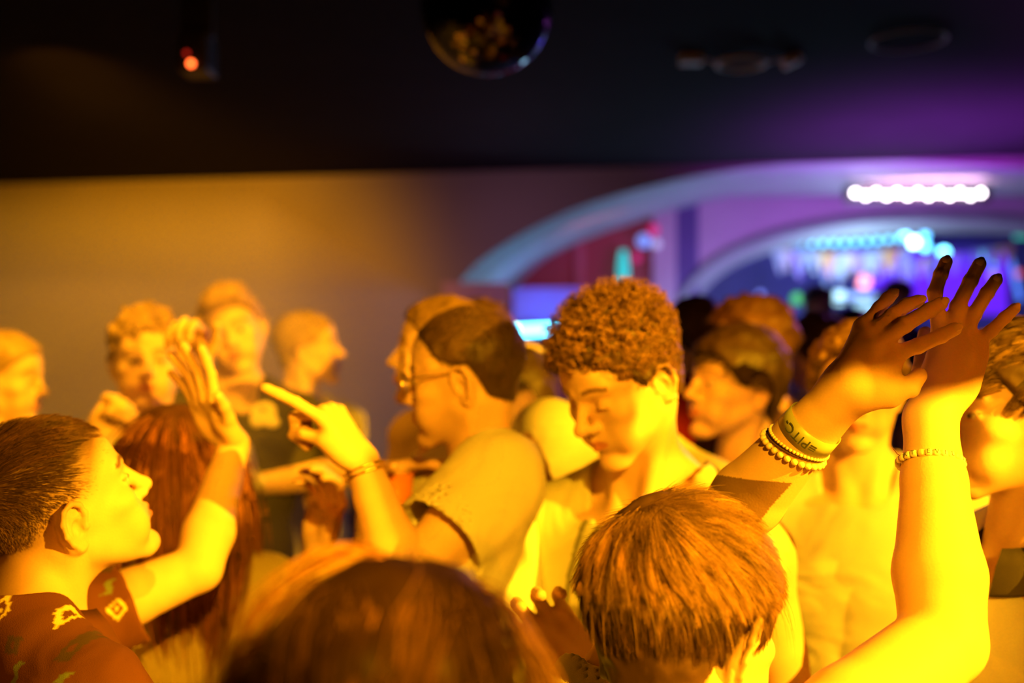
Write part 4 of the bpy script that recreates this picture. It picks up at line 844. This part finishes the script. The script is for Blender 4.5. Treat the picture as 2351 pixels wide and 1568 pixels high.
# the curly-haired man looking down
def curls(O, R, s):
    rs = np.random.RandomState(12); n = 1500; u = rs.normal(size=(n * 3, 3)); u /= np.linalg.norm(u, axis=1)[:, None]; p = V(0, -.012, .036) + u * V(.078, .097, .084)
    p = p[p[:, 2] > hairline(p[:, 1], -.004) + .004]; p = p[~((np.abs(p[:, 0]) > .055) & (np.abs(p[:, 1] + .005) < .02) & (p[:, 2] < .03))][:n]; n = len(p); nn = nrm(V(0, 0, 1)); q = p - V(0, -.012, .036); q /= np.linalg.norm(q, axis=1)[:, None]
    d = q + .9 * rs.normal(size=q.shape) * .6; d /= np.linalg.norm(d, axis=1)[:, None]; t = np.linspace(0, 1, 14); hgt = np.clip((p[:, 2] - .0) / .09, .25, 1)
    a = np.cross(d, V(0, 0, 1) + .01); a /= np.linalg.norm(a, axis=1)[:, None]; b = np.cross(d, a); rad = rs.uniform(.0035, .0065, n)[:, None, None]; ph = rs.uniform(0, 6.28, n)[:, None] + t[None] * rs.uniform(9, 14, n)[:, None]
    L = (.036 * hgt)[:, None, None]; out = []
    for k in range(7):
        off = rs.normal(size=(n, 1, 3)) * .0012; S = p[:, None] + d[:, None] * t[None, :, None] * L + rad * (np.cos(ph + k * .12)[..., None] * a[:, None] + np.sin(ph + k * .12)[..., None] * b[:, None]) + off
        S = O + (S * s) @ R.T; cc = np.array((.24, .125, .05)) * np.exp(rs.normal(size=(n, 1)) * .35); out.append(strand_mesh(S, np.full(n, .0006), 0, np.clip(cc, .01, .9)))
    return out
def drape(q, c):
    m = (q[:, 1] > .02) & (q[:, 0] > -.10) & (q[:, 0] < .08) & (np.sin(q[:, 0] * 190) > .35) & (q[:, 2] < -.03); c[m] = c[m] * .35; return c
CM = person('curly-haired man looking down, in a pale sleeveless top with dark stripes', at(1425, 872, 1.56), (232, -28, 2), 1.03, .0035, byaw=215, hair=dict(root=(.15, .08, .035), t=.010, top=.004, rough=.009, freq=75, col=(.17, .09, .035), capdark=.4, dz=-.004, fn=curls, h=.004), head=dict(closed=1., nose=1.15),
    shirt=dict(name='sleeveless_top', col=(.62, .62, .45), paint=drape, sleeve=0, neck=.085, h=.0045), lean=(0, -.06),
    arms={1: dict(el=at(1500, 1760, 1.42), wr=at(1345, 1545, 1.36), hand=(nrm(V(-.6, -.1, .75)), V(.1, -.9, .2), dict(curl=30, spread=8))), -1: dict(sh=None) if False else {}})
O, R = CM['O'], CM['R']; B = Body(); B.ell(O + R @ (V(-.086, -.012, -.040) * 1.03), (.0028,) * 3); v, f = B.mesh(.0012); CM['add']('ear_stud', make_mesh('stud', [(v, f)]), M_GOLD)

# man at the right edge, behind the clapping hands
def right_hair(O, R, s):
    return [strands(O, R, s, 9000, zmix(.016, .055, -.01, .07), whorl((.0, -.08, .085), .5, .5), t0=.004, hug=.014, lift=.4, grav=.08, steps=8, seed=21, r=.0005, col=(.15, .085, .04), var=.35, clump=.7, jitter=.25, stick=.25, lock=(250, .7))]
RM = person('man in white t-shirt with dark collar at right edge, behind the clapping hands', at(2335, 950, 1.36), (268, 0, 0), 1.02, .0038, byaw=262, hair=dict(root=(.12, .065, .03), t=.006, rough=.004, col=(.10, .055, .028), fn=right_hair, h=.004, dz=-.004), shirt=dict(col=(.85, .85, .82), sleeve=.6, collar=(.07, .06, .06), h=.0045),
    arms={})
o = RM['add']('neck_chain', make_mesh('nc', tubes_parts([tube([RM['N'] + RM['Rb'] @ V(.07 * math.cos(a), .03 + .085 * math.sin(a), -.02 - .05 * math.sin(a)) for a in np.linspace(0, 6.283, 40)], .0012, 5)])), M_GOLD)

# man in the light t-shirt behind the hands
person('man in a plain pale t-shirt whose face is half hidden by the clapping hands', at(1968, 893, 1.93), (200, -4, 0), 1., .0055, byaw=196, hair=dict(root=(.16, .09, .04), t=.016, rough=.009, freq=45, col=(.2, .11, .045)), shirt=dict(col=(.52, .50, .44), sleeve=.5))
# smiling man
def sm_hair(O, R, s): return [strands(O, R, s, 3500, zmix(.015, .05, 0, .08), whorl((0, -.07, .09), .8, .5), t0=.004, hug=.012, lift=.3, grav=.1, steps=6, seed=31, r=.0009, col=(.045, .025, .015), var=.3, clump=.3)]
person('smiling dark-haired young man in a black shirt, left of the raised arm', at(1688, 884, 2.3), (252, 4, -3), 1.12, .005, byaw=240, hair=dict(root=(.05, .03, .02), t=.013, rough=.004, freq=35, col=(.045, .025, .015), fn=sm_hair, dz=-.012), head=dict(smile=1., ears=1.1), shirt=dict(col=(.03, .025, .03), sleeve=.55, vneck=True))
# heads under the arch
person('brown curly-headed person turned away, just above the smiling man', at(1722, 795, 2.62), (310, 0, 0), 1.04, .007, hair=dict(root=(.15, .08, .04), t=.018, rough=.012, freq=30, col=(.15, .075, .045)), shirt=dict(col=(.10, .05, .06)))
person('dark-haired person in red, mostly hidden behind the curly-haired man', at(1592, 770, 3.25), (340, 0, 0), 1., .008, hair=dict(root=(.04, .03, .03), t=.014, rough=.006, col=(.045, .025, .03)), shirt=dict(col=(.5, .04, .03)))
person('dark-haired person under the inner arch, violet light painted into the top, left of the raised arm', at(1872, 812, 3.2), (335, -5, 0), 1., .008, hair=dict(root=(.04, .03, .03), t=.016, rough=.010, col=(.05, .025, .04)), shirt=dict(col=(.28, .25, .6)))  # blue-violet light is put into the shirt colour
person('far person standing in the violet glow of the bar room', at(2062, 690, 6.2), (170, 0, 0), 1.02, .012, hair=dict(root=(.04, .03, .03), t=.02, col=(.04, .03, .05)), shirt=dict(col=(.08, .06, .12)))
person('far person in the dim bar beside the green lamp', at(1880, 700, 6.6), (150, 0, 0), 1.02, .012, hair=dict(root=(.04, .03, .03), t=.02, col=(.05, .04, .06)), shirt=dict(col=(.2, .2, .25)))
person('far dark-haired person below the pink globe lamp', at(1955, 772, 4.6), (10, 0, 0), 1.0, .01, hair=dict(root=(.04, .03, .03), t=.02, col=(.05, .04, .06)), shirt=dict(col=(.3, .25, .35)))
# people between polo man and curly man
person('person in a pale ribbed knit top standing behind the curly-haired man', at(1425, 842, 2.02), (262, 8, 0), 1., .0055, byaw=215, hair=dict(root=(.1, .06, .03), t=.008, rough=.004, col=(.1, .06, .03)), shirt=dict(name='knit_top', wrinkle=.002, col=(.66, .64, .48), sleeve=1.5, mat=M_KNIT, neck=.07),
    arms={1: dict(sh=at(1262, 1010, 1.98), el=at(1245, 1440, 1.95), wr=at(1262, 1240, 1.78), hand=(V(-.05, 0, 1), V(-1, -.2, 0), dict(curl=10, spread=3)))})
P11 = person('dark-haired person in a dark olive shirt, face down, right behind the polo man', at(1182, 925, 2.46), (255, -22, 14), 1.08, .0055, byaw=235, hair=dict(root=(.06, .035, .02), t=.012, rough=.004, col=(.06, .035, .02)), shirt=dict(col=(.16, .13, .06), sleeve=.9))
O, R = P11['O'], P11['R']; P11['add']('headband', make_mesh('hb', tubes_parts([tube([O + R @ V(.0, -.02 + .122 * math.cos(a), .03 + .112 * math.sin(a)) for a in np.linspace(.9, 3.6, 24)], .006, 8)], (.7, .6, .35))), M_CLOTH)
person('light-haired person facing left, nose showing past the polo man\'s forehead', at(1012, 812, 2.12), (268, 4, 0), 1., .0055, hair=dict(root=(.2, .12, .05), t=.01, rough=.005, col=(.22, .13, .05)), shirt=dict(col=(.75, .7, .5), sleeve=.6),
    arms={-1: dict(el=at(735, 1480, 1.86), wr=at(730, 1262, 1.8), hand=(nrm(V(.18, .1, 1)), V(-.5, -.8, 0), dict(curl=32, spread=5, thumb=(25, 35, 30)))) })
person('person whose brown hair rises behind the polo man\'s crown', at(1108, 792, 2.75), (5, 0, 0), 1., .007, hair=dict(root=(.12, .06, .03), t=.014, rough=.008, col=(.12, .065, .035)), shirt=dict(col=(.25, .15, .1)))

# the left of the dance floor
person('fair-haired man in profile cut off by the left edge', at(8, 868, 2.5), (88, -6, 0), 1., .006, hair=dict(root=(.3, .18, .08), t=.006, rough=.004, freq=60, col=(.42, .27, .12)), shirt=dict(col=(.5, .4, .25)))
person('wavy-haired young man facing the camera, mouth open, both hands raised', at(338, 832, 2.45), (160, 2, 0), 1.02, .0055, hair=dict(root=(.2, .12, .05), t=.013, rough=.013, freq=36, top=.01, col=(.34, .21, .09)), head=dict(smile=.5), shirt=dict(col=(.5, .45, .35), sleeve=.6),
    arms={1: dict(el=at(150, 1200, 2.35), wr=at(222, 1000, 2.3), hand=(nrm(V(.55, 0, .8)), V(.6, -.7, -.3), dict(curl=75, spread=2, thumb=(15, 30, 30)))), -1: dict(el=at(505, 1030, 2.45), wr=at(452, 862, 2.2), hand=(nrm(V(-.12, -.1, 1)), V(-.2, -1, 0), dict(curl=55, spread=4, thumb=(40, 10, 10))))})
TM = person('tallest man in a black t-shirt with a pale chest print, head tilted', at(537, 758, 2.72), (172, -6, 17), 1.0, .006, byaw=178, hair=dict(root=(.25, .15, .06), t=.010, rough=.008, freq=34, top=.008, extra=[((0, .06, .09), (.06, .04, .03))], col=(.40, .25, .1)), shirt=dict(col=(.045, .04, .03), sleeve=.55, wide=.08))
# pale print on his chest
n_ = TM['dn'](-.035, .14, -.09); cc = at(607, 945, n_[1]); B = Body(); B.ell((0, 0, 0), (.034, .004, .028), None, .006); B.ell((-.02, 0, -.025), (.018, .004, .018), None, .01); B.ell((.022, 0, -.03), (.02, .004, .014), None, .01); B.ell((-.004, 0, .004), (.008, .02, .007), None, .003, 's')
v, f = B.mesh(.003); TM['add']('chest_print', make_mesh('cp', [(v + cc, f, (.8, .72, .5))]), M_CLOTH)
P5 = person('short fair-haired man in a light shirt, in profile, reaching one arm left', at(706, 800, 3.3), (82, 3, 0), 1.08, .006, byaw=125, hair=dict(root=(.35, .22, .1), t=.003, rough=.002, col=(.45, .3, .13)), shirt=dict(col=(.72, .68, .5), sleeve=.5),
    arms={1: dict(el=at(800, 1085, 2.72), wr=at(590, 1112, 2.62), hand=(V(-1, -.1, .05), V(0, -.3, -1)))})
sh, el, wr = P5['jt'][1]; c, ax, u, w = ring_on(el, wr, .97); e = empty('wristwatch', tuple(c)); tag(e, 'pale round wristwatch on the arm reaching left behind the raised forearm', 'watch')
B = Body(); B.ell(V(0, -.03, .01), (.021, .008, .021)); v, f = B.mesh(.003); link('watch_face', make_mesh('wf', [(v, f, (.9, .85, .6))]), M_PLAS, e); link('strap', make_mesh('st', tubes_parts([tube([(u * math.cos(a) + w * math.sin(a)) * .031 for a in np.linspace(0, 6.283, 30)], .005, 8)], (.4, .35, .2))), M_CLOTH, e)
def long_hair(n, L, col, seed, r=.0011, **k):
    return lambda O, R, s: [strands(O, R, s, n, L, whorl((0, -.02, .12), 1.2, -.1), seed=seed, r=r, col=col, steps=16, grav=.22, t0=.01, hug=.03, lift=.15, stick=.12, clump=.35, var=.3, dz=-.02, **k)]
person('long-haired woman seen from behind under the raised forearm', at(395, 1078, 1.92), (315, 0, 0), 1., .0055, byaw=335, hair=dict(root=(.16, .07, .03), t=.012, rough=.003, col=(.16, .065, .028), dz=-.02, fn=long_hair(7000, .55, (.27, .10, .04), 41, lock=(160, .6))), shirt=dict(col=(.45, .36, .16), sleeve=.5, wide=.08))
# dark wavy hair right in front of the camera
def front_hair(O, R, s):
    rs = np.random.RandomState(51); o = []
    o.append(strands(O, R, s, 9000, .17, whorl((.02, .02, .13), .9, -.5), seed=52, r=.0008, col=(.27, .13, .045), steps=12, grav=.14, t0=.008, hug=.014, lift=.2, stick=.2, clump=1.0, var=.35, curl=.25, dz=-.01, lock=(60, .9), lockvar=.95))  # golden highlights and dark shade are put into the lock colours
    return o
person('person with dark wavy hair seen from behind, closest to the camera', at(905, 1735, .64), (0, -4, 0), 1.02, .006, hair=dict(root=(.08, .04, .02), t=.010, rough=.006, freq=28, col=(.06, .028, .012), extra=[((-.06, -.02, .02), (.05, .07, .06))], fn=front_hair), shirt=dict(col=(.1, .07, .05)))
